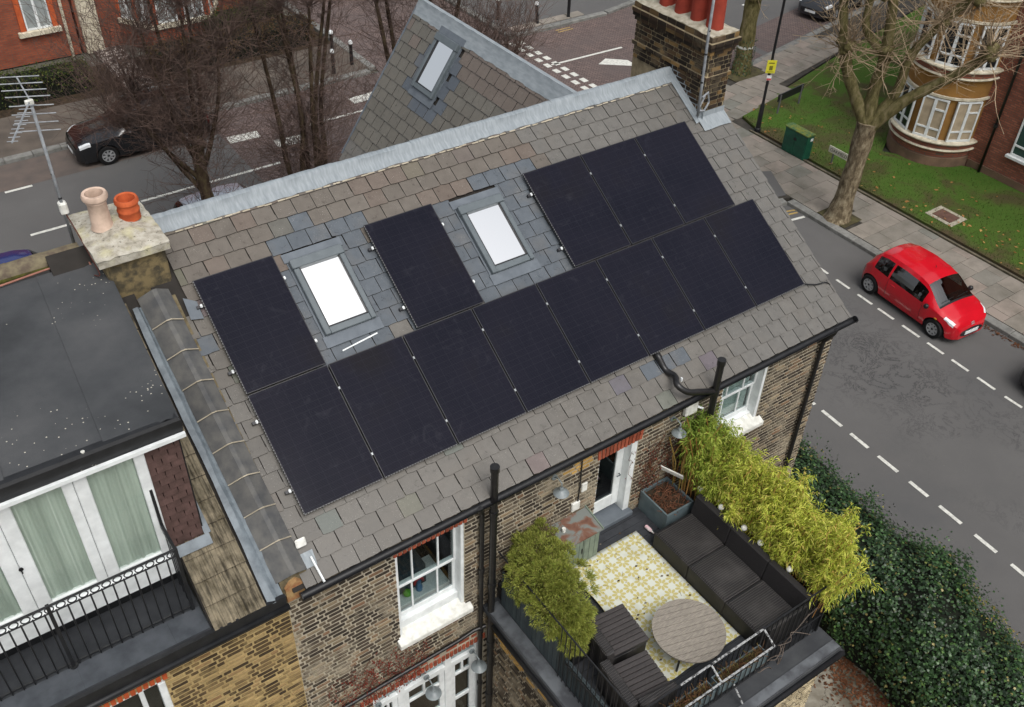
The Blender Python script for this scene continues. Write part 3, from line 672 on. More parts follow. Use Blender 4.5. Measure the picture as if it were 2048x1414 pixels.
# ------------------------------------------------------------ cross gable at the front
GP = math.radians(55); GC, GS = math.cos(GP), math.sin(GP); GX, GZ = 7.17, 9.40
GU = Vector((GC,0,GS)); GN = Vector((-GS,0,GC))
def GPt(s, y, o=0): return Vector((GX,y,GZ)) - GU*s + GN*o
mb = MB(); mb.prism([(GX,3.9,GZ-.03), tuple(GPt(3.55,3.9,-.03)), tuple(GPt(3.5,3.9,-.12)), (GX,3.9,GZ-.2), (GX+2.0,3.9,6.47), (GX+2.04,3.9,6.5)], (0,5.12,0))
froof = mb.obj('front_gable_roof', MATS['roof_battens'], house)
GROT = Matrix(((0,GC,-GS),(-1,0,0),(0,GS,GC))).to_4x4()
items = []
for i in range(14):
    s_ = .1 + i*.2535; y = 3.9 - WSL + (i % 2)*WSL/2
    while y < 9.02:
        a, c = max(y, 3.8), min(y+WSL, 9.04); yc = (a+c)/2
        if c-a > .05 and not (7.2 < yc < 7.95 and .36 < s_+.13 < 1.5):
            j = rnd.uniform(-5,5)
            if 6.85+rnd.random()*.15 < yc < 8.25-rnd.random()*.15 and .15 < s_ < 1.85 and not (s_ > 1.5 and yc > 7.9): col = S(80+j*.6, 86+j*.6, 93+j*.6)
            elif s_ < .75 and (yc < 7 or rnd.random() < .4): col = S(100+j*.6, 91+j*.6, 84+j*.6)
            else: col = S(96+j*.6, 93+j*.6, 86+j*.6)
            M = Matrix.Translation(GPt(s_+.2535, yc, jit(.002))) @ GROT @ Matrix.Rotation(rnd.gauss(0,.006),4,'Z')
            items.append((M, (c-a-.012)/.296, col, s_ > 3.0))
        y += WSL
put_slates(froof, items, 260)
for k in range(4):
    y0 = 3.95+k*1.27; y1 = y0+1.3; rows = []
    for j in range(12):
        y = y0+(y1-y0)*j/11; rows.append([tuple(GPt(.3+jit(.015), y, .035)), tuple(GPt(.16, y, .042+jit(.005))), tuple(GPt(.05, y, .045)), (GX-.04, y, GZ+.06+jit(.004)), (GX+.04, y, GZ+.06), (GX+.2, y, GZ-.2)])
    MB().grid(rows).obj('ridge_flashing', M_LEAD, house, smooth=50)
MB().prism([tuple(GPt(0,9.03,.04)), tuple(GPt(3.5,9.03,.04)), tuple(GPt(3.5,9.03,-.16)), tuple(GPt(0,9.03,-.16))], (0,.04,0)).obj('barge_board', M_LEADGREY, house)
# roof windows
def mirror_glass():
    b = NB('coated_roof_glass'); b.set((0.97,0.985,0.985,1), 0.03, 0.5, 1.0); return b.m
M_SKYGL = mirror_glass()
def skylight(fn, u0, u1, v0, v1, label, flip=1):
    """fn(u, v, o): roof plane; v up the slope"""
    def bx(mb, a, c, d, e, o0, o1):
        P = [fn(a,d,o0),fn(c,d,o0),fn(c,e,o0),fn(a,e,o0)]; mb.prism(P, fn(a,d,o1)-fn(a,d,o0))
    f = MB(); bx(f,u0,u0+.085,v0,v1-.14,0,.105); bx(f,u1-.075,u1,v0,v1-.14,0,.105); bx(f,u0+.085,u1-.075,v0,v0+.1,0,.09); bx(f,u0-.01,u1+.01,v1-.14,v1,0,.125)
    w_ = f.obj('roof_window', M_ALU, house, bev=.008); tag(w_, label)
    g = MB(); bx(g,u0+.085,u1-.075,v0+.1,v1-.14,.05,.07); g.obj('pane', M_SKYGL, w_)
    s_ = MB()
    bx(s_,u0+.085,u0+.1,v0+.1,v1-.14,.071,.095); bx(s_,u1-.09,u1-.075,v0+.1,v1-.14,.071,.095); bx(s_,u0+.1,u1-.09,v0+.1,v0+.118,.071,.088); s_.obj('gasket', M_BLACK, w_)
    fl = MB(); bx(fl,u0-.05,u1+.05,v0-.17,v0-.001,.03,.044); bx(fl,u0-.03,u0-.001,v0,v1+.1,.0,.03); bx(fl,u1+.001,u1+.03,v0,v1+.1,.0,.03); bx(fl,u0-.06,u1+.06,v1+.001,v1+.14,.03,.046)
    fl.obj('flashing', M_LEADGREY, w_)
    return w_
skylight(RP, 1.32, 2.10, 2.12, 3.31, 'grey framed roof window between the two single solar panels on the left')
skylight(RP, 4.06, 4.83, 2.11, 3.28, 'grey framed roof window beside the block of three upper solar panels')
skylight(lambda u, v, o: GPt(-v, -u, o), -7.96, -7.2, -1.47, -.33, 'roof window on the front gable reflecting bare branches')
MB().prism([RP(1.45,1.84,.03),RP(2.02,1.9,.03),RP(2.02,1.92,.03),RP(1.45,1.86,.03)], NR*.004).obj('lead_edge', M_WHITE, house)
# ------------------------------------------------------------ chimneys
ch = MB().box(9.25,9.78,3.0,4.9,6.3,10.32).obj('chimney', M_MORT_YEL if False else mat('chimney_mortar', S(160,146,118), S(120,108,86), 0.95, 6, bump=0.5), house)
tag(ch, 'tall sooty brick chimney with red pots at the road end')
def pl_front(u, z, wd, h): return ((u+wd/2, 2.998, z+h/2), (wd, .03, h))
def pl_left(u, z, wd, h): return ((9.248, u+wd/2, z+h/2), (.03, wd, h))
def roofz(y): return 6.99+ (y-.06)*math.tan(PH)
bricks(ch, 9.25, 9.78, 8.75, 10.0, [], pl_front, M_BRICK_CHIM, 120, .92); bricks(ch, 3.0, 4.9, 8.6, 10.0, [], pl_left, M_BRICK_CHIM, 170, .92, skip=lambda u, z: z < roofz(min(u, 3.87))-.12)
bricks(ch, 3.0, 4.9, 8.6, 10.0, [], lambda u, z, wd, h: ((9.782, u+wd/2, z+h/2), (.03, wd, h)), M_BRICK_CHIM, 0)
for z0, z1, e in ((9.55,9.62,.035),(10.0,10.075,.03),(10.08,10.155,.06),(10.16,10.235,.09),(10.24,10.33,.05)):
    y = 3.0-e
    while y < 4.9+e-.05:
        for x in (9.25-e, 9.78+e-.1): MB().box(x, x+.1, y+.005, min(y+.215, 4.9+e), z0, z1-.01).obj('brick', M_BRICK_CHIM, ch)
        y += .228
    x = 9.25-e+.1
    while x < 9.78+e-.12: MB().box(x+.005, min(x+.2, 9.78+e-.1), 3.0-e, 3.0-e+.1, z0, z1-.01).obj('brick', M_BRICK_CHIM, ch); x += .21
    MB().box(9.26-e, 9.77+e, 3.01-e, 4.89+e, z0+.004, z1-.004).obj('corbel_mortar', MATS['chimney_mortar'], ch)
rows = []
for i in range(9):
    for_ = []
    for j in range(17):
        x = 9.2+.63*i/8; y = 2.96+1.98*j/16; e = min(i,8-i,4)/4; e2 = min(j,16-j,4)/4
        for_.append((x, y, 10.335+.09*min(e,e2)+jit(.012)))
    rows.append(for_)
MB().grid(rows).obj('flaunching', M_CEMENT, ch, smooth=True)
for k, y in enumerate((3.24,3.62,4.02,4.42)):
    MB().lathe([(.155,0),(.15,.1),(.14,.45),(.13,.75),(.155,.78),(.155,.84),(.11,.84),(.1,.5)], (9.5,y,10.36), 20).obj('chimney_pot', M_REDPOT, ch, smooth=35)
mb = MB(); mb.tube([(9.08,2.9,8.98),(9.06,2.9,9.6),(9.02,2.9,10.5),(9.0,2.9,12.2)], .024, 8); mb.obj('mast', mat('galvanised', S(150,154,158), S(120,124,128), 0.5, 12, 0.5), ch, smooth=True)
for z in (9.6,10.1,10.5): MB().lathe([(.027,0),(.027,.025)], (9.05-(z-9.5)*.025,2.9,z), 8).obj('mast_tape', M_BLACK, ch)
MB().tube([(9.1,2.9,9.08),(9.25,2.93,9.03),(9.36,2.95,9.15),(9.3,2.95,9.35),(9.12,2.9,9.32)], .018, 6).obj('mast_bracket', MATS['galvanised'], ch); MB().tube([(9.07,2.9,9.1),(9.24,2.95,9.3)], .015, 6).obj('mast_bracket', MATS['galvanised'], ch)
# stepped lead beside the big chimney
rows = []
for k in range(13):
    y = 2.92 + k*.08; b_ = roofz(y)-7.1
    p = RP(9.1, (y-P0.y)/CPH, .045); q = Vector((9.242, y, p.z+.12+(.05 if k % 2 else 0)))
    rows.append([tuple(p+Vector((-.02,0,0))), (9.236, y, p.z+.02), tuple(q)])
MB().grid(rows).obj('step_flashing', M_LEAD, ch, smooth=40)
MB().grid([[tuple(RP(x, 3.47, .05)+Vector((0,0,.09))), tuple(RP(x, 3.46, .05)), tuple(RP(x, 3.34, .05)), tuple(RP(x, 3.2+jit(.01), .045))] for x in (9.16,9.3,9.5,9.65,9.8)]).obj('apron_flashing', M_LEAD, ch, smooth=40)
lc = MB().box(-.97,-.2,3.13,4.24,8.0,9.46).obj('chimney', mat('lichened_render', S(122,108,78), S(74,68,54), 0.95, 7, bump=0.7, lo=0.42, hi=0.6), house, bev=.03); tag(lc, 'squat rendered chimney on the party wall with two pots')
rows = []
for i in range(13):
    r_ = []
    for j in range(15):
        x = -1.07+.93*i/12; y = 3.04+1.3*j/14; e = min(min(i,12-i)/5, min(j,14-j)/5, 1); r_.append((x+jit(.006), y+jit(.006), 9.56+.1*e+jit(.01)))
    rows.append(r_)
cap = MB(); cap.grid(rows); cap.box(-1.06,-.15,3.05,4.33,9.45,9.555)
def capm():
    b = NB('lichened_cement'); n = b.noise(7, 6, .65); y = b.noise(3, 4)
    col = b.ramp(n, [(.3, S(120,114,100)), (.5, S(166,161,148)), (.7, S(190,186,174))]); col = b.mix(col, S(184,178,130), b.math('MULTIPLY', b.val(y, .52, .66), .45))
    col = b.mix(col, S(40,38,32), b.math('MULTIPLY', b.val(b.noise(22, 4, .7), .6, .68), .8)); b.bump(n, .8, .02); return b.set(col, .95, .1)
cap.obj('chimney_cap', capm(), lc, smooth=40)
MB().lathe([(.15,0),(.128,.05),(.12,.36),(.135,.385),(.12,.41),(.16,.43),(.165,.47),(.15,.505),(.115,.5),(.105,.3),(.1,.1)], (-.77,3.72,9.63), 24).obj('chimney_pot', M_BUFF, lc, smooth=40)
MB().lathe([(.14,0),(.135,.1),(.145,.115),(.145,.135),(.135,.15),(.135,.22),(.155,.235),(.155,.27),(.14,.3),(.115,.29),(.1,.1)], (-.40,3.76,9.63), 24).obj('chimney_pot', M_TERRA, lc, smooth=40)
MB().quad(RP(-.22,2.98,.05),RP(-.06,2.94,.05),RP(-.05,3.2,.05),RP(-.2,3.3,.06)).obj('apron_flashing', M_LEADGREY, lc)
# aerial
an = thing('tv_aerial', 'grey corner reflector TV aerial on a mast beside the rendered chimney', 'aerial', (-1.13,4.05,9.3))
MG = MATS['galvanised']; H = Vector((-1.13,4.0,11.36)); Fr = Vector((-1.57,3.0,11.38)); bd = (Fr-H).normalized(); sd_ = Vector((-bd.y, bd.x, 0)).normalized()
MB().tube([(-1.12,4.05,9.3),(-1.13,4.0,11.38)], .02, 8).obj('mast', MG, an, smooth=True)
for z in (10.0,10.35,10.7,11.0): MB().lathe([(.023,0),(.023,.02)], (-1.125,4.03,z), 8).obj('mast_tape', M_BLACK, an)
MB().box(-1.17,-1.07,3.98,4.1,9.78,9.95).obj('amplifier', M_WHITE_OLD, an, bev=.02)
MB().tube([H, Fr], .012, 6).obj('boom', MG, an)
for sgn, e in ((1, Vector((-1.18,4.12,11.62))), (-1, Vector((-1.13,4.02,10.96)))):
    MB().tube([H, e], .01, 6).obj('reflector_arm', MG, an)
    for k in range(4):
        p = H.lerp(e, (k+.6)/3.6); MB().tube([p-sd_*.25, p+sd_*.25], .008, 5).obj('reflector_rod', MG, an)
for k in range(10):
    p = H.lerp(Fr, .12+k*.095); L = .17-.006*k; MB().tube([p-sd_*L*.5, p+sd_*L*.5], .006, 5).obj('director', MG, an)
MB().box(-.05,.05,-.02,.02,-.03,.03, Matrix.Translation(H+bd*.05)).obj('dipole_box', M_WHITE_OLD, an, bev=.008)
MB().tube(spline([(-1.12,4.02,9.8),(-1.08,3.9,9.62),(-1.07,3.5,9.5),(-1.05,3.2,9.3),(-1.1,3.3,9.24)]), .008, 5).obj('coax_cable', mat('brown_cable', S(92,52,44), None, .6), an, smooth=True)
# ------------------------------------------------------------ solar panels
def panelmat():
    b = NB('solar_cells'); tc = b.add('ShaderNodeTexCoord'); sp = b.add('ShaderNodeSeparateXYZ'); b.l(tc.outputs['Object'], sp.inputs[0])
    def lines(sock, period, wd):
        m_ = b.math('FRACT', b.math('MULTIPLY', sock, 1/period)); return b.math('LESS_THAN', b.math('ABSOLUTE', b.math('SUBTRACT', m_, .5)), wd/2/period)
    fine = lines(sp.outputs[1], .019, .0022); cx = lines(sp.outputs[0], .1815, .003); cy = lines(sp.outputs[1], .0915, .003)
    big = b.noise(.9, 3); tint = b.ramp(big, [(.3, S(20,21,30)), (.55, S(25,25,34)), (.75, S(27,26,30))])
    col = b.mix(tint, S(56,56,66), b.math('MULTIPLY', fine, .5)); col = b.mix(col, S(46,47,55), b.math('MULTIPLY', b.math('MAXIMUM', cx, cy), .7))
    dust = b.math('MULTIPLY', b.val(b.noise(2.4, 7, .7, dist=1.5), .58, .85), .10); col = b.mix(col, S(120,122,132), dust)
    b.p.inputs['IOR'].default_value = 1.16
    return b.set(col, b.math('ADD', b.math('MULTIPLY', dust, 2.0), .12), .5)
M_PV = panelmat(); M_PVF = mat('black_anodised', S(44,44,48), None, .4, spec=.4); M_CLAMP = mat('clamp_metal', S(168,172,174), None, .35, metal=.6)
pv = thing('solar_panel', 'x', 'solar panel', RP(0,0,.12), group='solar panels on the slate roof'); pv.rotation_euler = (PH,0,0)
W_, H_ = 1.134, 1.722
f = MB(); f.box(0,.012,0,H_,-.035,0); f.box(W_-.012,W_,0,H_,-.035,0); f.box(.012,W_-.012,0,.012,-.035,0); f.box(.012,W_-.012,H_-.012,H_,-.035,0)
fr = f.obj('frame', M_PVF, pv, local=True, bev=.0015); MB().box(.012,W_-.012,.012,H_-.012,-.03,-.002).obj('laminate', M_PV, pv, local=True)
names = ['first', 'second', 'third', 'fourth', 'fifth', 'sixth', 'seventh', 'eighth']
labs = ['black solar panel, %s from the left in the lower row of eight' % n for n in names]
labs[0] = 'black solar panel at the left end of the lower row'; labs[7] = 'black solar panel at the right end of the lower row'
labs += ['single black solar panel left of the left roof window', 'single black solar panel between the two roof windows', 'left of the three grouped black solar panels in the upper row', 'middle of the three grouped black solar panels in the upper row', 'right of the three grouped black solar panels, next to the big chimney']
CLM = MB().box(-.014,.014,-.02,.02,-.03,.006).mesh('clamp', M_CLAMP, bev=.004); ECM = MB().box(-.034,.0,-.026,.026,-.045,-.004).mesh('end_clamp', M_WHITE, bev=.01)
TRM = MB()
for k in range(28): TRM.box(k*.0405+.008, k*.0405+.026, -.006, .004, -.012, .003)
TRM = TRM.mesh('edge_clip', mat('edge_clip', S(116,116,116), None, .6)); TRM2 = MB()
for k in range(42): TRM2.box(-.006, .004, k*.041+.008, k*.041+.024, -.012, .003)
TRM2 = TRM2.mesh('edge_clip', MATS['edge_clip'])
RAILM = MB().box(-.09,W_+.02,-.02,.02,-.09,-.036).mesh('mounting_rail', M_PVF)
for i, (u, v) in enumerate(PANELS):
    o = pv if i == 0 else copy_tree(pv, labs[i]); o['label'] = labs[i]; o.location = RP(u, v, .12); o['category'] = 'solar panel'
for i, o in enumerate([c for c in bpy.data.objects if c.name.startswith('solar_panel')]):
    u, v = PANELS[i]
    def kid(me, n, loc, kind=None):
        k = bpy.data.objects.new(n, me); COL.objects.link(k); k.parent = o; k.location = loc
        if kind: k['kind'] = kind
    rightend = i in (7, 8, 9, 12); leftend = i in (0, 8, 9, 10)
    for yy in (.36, 1.36):
        if not rightend: kid(CLM, 'clamp', (W_+.01, yy, 0))
        if leftend: kid(ECM, 'end_clamp', (-.012, yy, -.012))
        if i in (8, 9): kid(ECM, 'end_clamp', (W_+.04, yy, -.012))
        kid(RAILM, 'mounting_rail', (0, yy, 0))
    if i < 8: kid(TRM, 'edge_clips', (0,0,0), 'stuff')
    if leftend: kid(TRM2, 'edge_clips', (0,0,0), 'stuff')
# ------------------------------------------------------------ neighbouring house with the flat-roofed dormer
nb = thing('terraced_house', 'neighbouring house with grey flat dormer roof, balcony and yellow brick wall', 'house', (-4, 3, 0))
NH = [(-3.2,-2.2,4.3,6.02)]
mb = MB(); wallcells(-6.5,-.57,0,6.5,NH, lambda m_, a, c, z0, z1: m_.box(a,c,YW+.002,YW+.3,z0,z1), mb); nw = mb.obj('rear_wall', M_MORT_YEL, nb)
bricks(nw, -6.5, -.575, 3.2, 6.5, NH+[(-3.3,-2.13,6.02,6.2)], lambda u, z, wd, h: ((u+wd/2, YW-.003+jit(.002), z+h/2), (wd,.03,h)), M_BRICK_YEL, 300, skip=lambda u, z: u < -4.2 or (z > 6.2 and rnd.random() < .5))
soldiers(nw, -3.3, -2.15, 6.025, .17, YW-.006, mat('orange_lintel_brick', S(186,88,46), S(160,72,38), .9, 12, var=.15), .1)
f = MB(); f.box(-3.2,-2.2,YW+.04,YW+.2,5.93,6.02); f.box(-2.29,-2.2,YW+.02,YW+.2,4.3,5.93); f.box(-2.52,-2.46,YW+.06,YW+.2,4.3,5.93); f.box(-3.2,-3.1,YW+.04,YW+.2,4.3,5.93); f.box(-3.1,-2.29,YW+.06,YW+.2,5.1,5.16)
nwin = f.obj('window', M_WHITE, nb, bev=.006); tag(nwin, 'white window under the orange brick lintel at the bottom edge')
MB().box(-3.1,-2.29,YW+.12,YW+.126,4.3,5.93).obj('pane', M_GLASS, nwin); MB().box(-3.4,-2,YW+.31,YW+1.8,4.1,6.2).obj('room_lining', M_DARK, nwin)
MB().box(-6.5,-.58,8.0,8.3,0,6.5).obj('front_wall', M_BRICK_RED, nb)
mb = MB().prism([RP(-6.5,VE+.05,-.03),RP(-6.5,VR-.03,-.03),Vector((-6.5,8.3,6.5)),Vector((-6.5,8.2,6.4)),Vector((-6.5,3.87,9.0)),RP(-6.5,VE+.1,-.12)], (5.78,0,0)); mb = MB()
mb.prism([RP(-1.53,VE+.05,-.03),RP(-1.53,VR-.03,-.03),Vector((-1.53,3.87,9.0)),RP(-1.53,VE+.1,-.12)], (.81,0,0)); mb.prism([(-6.5,3.75,9.1),(-6.5,8.3,6.5),(-6.5,8.2,6.4),(-6.5,3.75,8.9)], (5.6,0,0)); nroof = mb.obj('roof', MATS['roof_battens'], nb)
# ribbed concrete tiles on the strip beside the dormer
def tilemat():
    b = NB('weathered_concrete_tile'); n = b.noise(6, 6, .65); s_ = b.noise(3, 4, stretch=(9,1,1))
    col = b.ramp(n, [(.3, S(74,68,54)), (.5, S(112,104,88)), (.7, S(136,126,106))]); col = b.mix(col, S(34,32,28), b.math('MULTIPLY', b.val(s_, .5, .68), .75)); b.bump(n, .5, .01); return b.set(col, .95, .1)
M_TILE = tilemat()
def tilemesh(wd):
    n = 24; G = []
    for y, zz in ((0,.062),(.40,.018)):
        G.append([(wd*j/n, y, zz+.014*(1 if (j*wd/n) % .1 < .055 else 0)) for j in range(n+1)])
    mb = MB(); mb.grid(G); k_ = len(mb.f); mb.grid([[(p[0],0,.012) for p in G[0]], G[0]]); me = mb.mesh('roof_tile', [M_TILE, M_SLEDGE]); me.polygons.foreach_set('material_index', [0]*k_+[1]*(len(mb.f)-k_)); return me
TM = {}
for i in range(14):
    v = VE + .03 + i*.30
    if v > 3.3: break
    xs = [(-1.52,-1.2),(-1.2,-.87)] if v < .28 else [(-1.17,-.87)] if v < 3.2 else []
    for a, c in xs:
        k = round(c-a,3)
        if k not in TM: TM[k] = tilemesh(c-a-.004)
        o = bpy.data.objects.new('roof_tile', TM[k]); COL.objects.link(o); o.parent = nroof
        o.matrix_basis = Matrix.Translation(RP(a, v, .005+jit(.004))) @ RROT @ Matrix.Rotation(rnd.gauss(0,.004),4,'Z')
# dormer
DZ = 9.2; DY = .33
dor = MB(); dor.box(-6.5,-1.16,DY+.02,3.75,6.6,8.98); dm = dor.obj('dormer', M_BLACK, nb)
slab_ = MB().prism([(-6.5,.26,8.98),(-1.13,.23,8.98),(-.88,3.72,8.98),(-6.5,3.9,8.98)], (0,0,.2)); ROOFDECK = slab_.obj('roof_deck', M_BLACK, dm)
def feltm():
    b = NB('speckled_felt'); n = b.noise(.9, 5, .6); f_ = b.noise(150, 3)
    col = b.ramp(n, [(.3, S(52,54,56)), (.5, S(66,68,70)), (.72, S(80,81,82))]); col = b.mix(col, S(44,45,48), b.math('MULTIPLY', b.val(f_, .5, .75), .4))
    z_ = b.val(b.noise(.75, 3, dist=.5), .54, .6); vo = b.add('ShaderNodeTexVoronoi', i_Scale=14.0); b.l(b.P(), vo.inputs['Vector'])
    col = b.mix(col, S(190,186,172), b.math('MULTIPLY', b.math('MULTIPLY', b.math('LESS_THAN', vo.outputs['Distance'], .12), z_), .9)); b.bump(f_, .35, .004); return b.set(col, .88, .2)
M_FELTS = feltm(); ROOFDECK.data.materials[0] = M_FELTS
xs = [-6.4,-5.4,-4.4,-3.4,-2.95,-1.93,-1.38]
for k in range(len(xs)-1):
    f0 = .30 + (.035*(-1.2-xs[k])*.3); MB().prism([(xs[k],f0,9.182+.004*(k % 2)),(xs[k+1]+.03,f0-.01,9.182+.004*(k % 2)),(xs[k+1]+.03+.21,3.72,9.182+.004*(k % 2)),(xs[k]+.21,3.72,9.182+.004*(k % 2))], (0,0,.006+.008*(k % 2))).obj('felt_sheet', M_FELTS, dm)
G = [[(-1.36+.06*t*3.4,.26+3.45*t,9.198), (-1.26+.068*t*3.4,.26+3.45*t,9.215), (-1.13+.07*t*3.4,.25+3.45*t,9.19), (-1.12+.07*t*3.4,.25+3.45*t,9.0)] for t in [i/12 for i in range(13)]]
MB().grid(G).obj('felt_upstand', M_FELTS, dm, smooth=40)
MB().grid([[(-6.5,.36,9.196),(-6.5,.27,9.205),(-6.5,.25,9.17),(-6.5,.25,9.02)],[(-1.15,.34,9.196),(-1.15,.24,9.205),(-1.12,.22,9.17),(-1.12,.22,9.02)]]).obj('fascia', M_BLACK, dm)
MB().box(-6.5,-1.12,.17,.215,8.955,9.005).obj('white_trim', M_WHITE, dm)
MB().lathe([(.018,0),(.022,.02)], (-2.15,.26,9.2), 8).obj('vent_cap', M_WHITE_OLD, dm)
# ridge of the neighbour, half round tiles with moss
M_RTILE = mat('lichened_ridge_tile', S(92,82,72), S(122,114,92), .95, 9, .1, bump=.7, bscale=30)
for k in range(12):
    x0 = -1.1-.45*(k+1); P = []
    for x, e in ((x0,.0),(x0+.46,.006)):
        P.append([(x, 3.99+(.14+e)*math.cos(a), 9.19+(.14+e)*math.sin(a)) for a in [math.pi*i/10 for i in range(11)]])
    MB().grid(P).obj('ridge_tile', M_RTILE, nb, smooth=True)
MB().box(-6.5,-1.08,3.80,3.86,9.19,9.215).obj('moss_strip', mat('moss', S(82,84,36), S(60,56,34), .95, 8, .1, bump=.8), nb)
tag(MB().tube(spline([(-1.06,3.6,9.2),(-1.12,3.74,9.24),(-1.5,3.76,9.235),(-2.4,3.70,9.22),(-3.5,3.66,9.22),(-6,3.62,9.22)]), .014, 6).obj('cable', mat('pink_cable', S(150,104,90), None, .7), nb, smooth=True), 'brown cable along the edge of the flat roof')
# tile-hung panel and patio doors
tp = MB().box(-1.58,-1.18,DY-.01,DY+.01,7.12,8.98).obj('tile_hung_panel', mat('tile_backing', S(40,26,24), None, .9), dm)
M_HT = mat('brown_hanging_tile', S(90,70,66), S(74,58,54), .85, 9, .2, var=.14, bump=.3); HM = {}
for i in range(18):
    z = 7.14+i*.1015; x = -1.58 - (.085 if i % 2 else 0)
    while x < -1.18:
        a, c = max(x,-1.58), min(x+.165,-1.18)
        if c-a > .02:
            k = round(c-a,2)
            if k not in HM: HM[k] = MB().prism([(0,0,0),(0,-.022,.0),(0,-.006,.12),(0,0,.12)], (c-a-.006,0,0)).mesh('hanging_tile', M_HT)
            o = bpy.data.objects.new('hanging_tile', HM[k]); COL.objects.link(o); o.parent = tp; o.location = (a, DY-.012, z)
        x += .17
MB().prism([RP(-1.55,.16,.095),RP(-1.13,.16,.095),RP(-1.13,.3,.1),RP(-1.55,.3,.1)], NR*.006).obj('apron_flashing', MATS['gully_lead'], dm)
MB().prism([RP(-1.18,.3,.095),RP(-1.1,.3,.095),RP(-1.12,1.4,.095),RP(-1.17,1.4,.095)], NR*.006).obj('side_flashing', MATS['gully_lead'], dm)
def doorbars(mb, bars, z0, z1, y): [mb.box(a, c, y, y+.07, z0, z1) for a, c in bars]
f = MB(); doorbars(f, ((-1.7,-1.58),(-2.34,-2.2),(-2.46,-2.345),(-3.12,-2.97),(-3.28,-3.125),(-3.9,-3.78),(-5.0,-4.0)), 7.16, 8.95, DY-.06)
for a, c in ((-2.2,-1.7),(-2.97,-2.46),(-3.78,-3.28)): f.box(a,c,DY-.058,DY+.008,8.88,8.95); f.box(a,c,DY-.058,DY+.008,7.16,7.25)
pd = f.obj('patio_doors', M_WHITE, nb, bev=.008); tag(pd, 'white patio doors with pale green curtains on the balcony')
MB().box(-5,-1.58,DY-.1,DY-.005,6.83,7.155).obj('threshold', M_WHITE, pd, bev=.02)
M_CURT = mat('pale_green_curtain', S(184,194,184), S(160,170,160), .85, 1.2, .2, stretch=(5,5,.3))
for a, c in ((-2.2,-1.7),(-2.97,-2.46),(-3.78,-3.28)):
    MB().box(a,c,DY-.03,DY-.024,7.25,8.88).obj('pane', glassmat('door_glass', (.95,.97,.96,1), .04), pd)
    n = 60; ph_ = rnd.uniform(0,6)
    G = [[(a-.02+(c-a+.04)*j/n, DY+.0+.012*math.sin(j*.35+ph_)+.008*math.sin(j*.9+ph_*2)-.006, z) for j in range(n+1)] for z in (7.2,8.9)]
    MB().grid(G).obj('curtain', M_CURT, pd, smooth=True)
for s_ in (-1,1): MB().lathe([(.022,0),(.026,.012),(.012,.02)], (-3.115+.0,DY-.065,7.95+.02*s_*0), 10, Matrix.Rotation(math.pi/2,4,'X')).obj('handle', M_BLACK, pd)
MB().tube([(-3.115,DY-.09,7.99),(-3.115,DY-.09,7.9)], .008, 6).obj('handle', M_BLACK, pd)
# balcony floor and railing
bf = MB().prism([(-6.5,-.6,6.4),(-1.53,-.6,6.4),(-1.53,DY+.02,6.4),(-6.5,DY+.02,6.4)], (0,0,.21)).obj('balcony_floor', mat('dark_felt', S(54,56,59), S(44,46,49), .85, 4, .2, bump=.3, bscale=120), nb, bev=.01)
for a, c in ((-1.95,-1.55),(-3.0,-1.952),(-4.2,-3.002)): MB().prism([(a,-.56,6.611),(c,-.56,6.611),(c,-.2,6.611),(a,-.2,6.611)], (0,0,.006)).obj('felt_sheet', mat('blue_grey_felt', S(72,76,81), S(58,62,67), .85, 5, .25, bump=.4, bscale=120), bf)
MB().box(-6.5,-.62,-.66,-.605,6.33,6.63).obj('fascia', M_BLACK, nb); MB().tube([(-6.5,-.66,6.42),(-.6,-.66,6.42)], .045, 8).obj('gutter', M_BLACK, nb, smooth=True)
rl = thing('balcony_railing', 'black iron balcony railing with a frieze of rings', 'railing', (-2.6,-.2,6.62))
RY = -.2; ZT = 7.74
for z, r in ((ZT,.016),(ZT-.115,.01)): MB().tube([(-4.6,RY,z),(-1.62,RY,z)], r, 6).obj('rail', M_BLACK, rl)
MB().box(-4.6,-1.62,RY-.012,RY+.012,6.68,6.695).obj('rail', M_BLACK, rl)
RING = MB().tube([(.046*math.cos(a),0,.046*math.sin(a)) for a in [2*math.pi*i/14 for i in range(15)]], .0075, 5, False).mesh('ring', M_BLACK)
for k in range(24):
    x = -1.68-.1215*k
    o = bpy.data.objects.new('ring', RING); COL.objects.link(o); o.parent = rl; o.location = Vector((x,RY,ZT-.058))-rl.location
    MB().tube([(x-.06,RY,6.62),(x-.06,RY,ZT-.1)], .0105, 5).obj('baluster', M_BLACK, rl)
for x in (-1.62,-3.02,-4.42): MB().box(x-.02,x+.02,RY-.02,RY+.02,6.6,ZT+.02).obj('post', M_BLACK, rl); 
MB().lathe([(.05,0),(.05,.012)], (-3.02,RY,6.62), 12).obj('post_foot', M_BLACK, rl)
MB().prism([(-1.64,RY,ZT),(-1.64,DY-.1,ZT+.0),(-1.64,DY-.06,8.3),(-1.64,DY-.02,8.3),(-1.64,DY-.02,ZT-.1),(-1.64,RY,ZT-.06)], (.035,0,0)).obj('side_screen', M_BLACK, rl)
for k in range(4): MB().tube([(-1.62,RY+.12*k+.06,6.62),(-1.62,RY+.12*k+.06,ZT)], .0075, 5).obj('baluster', M_BLACK, rl)
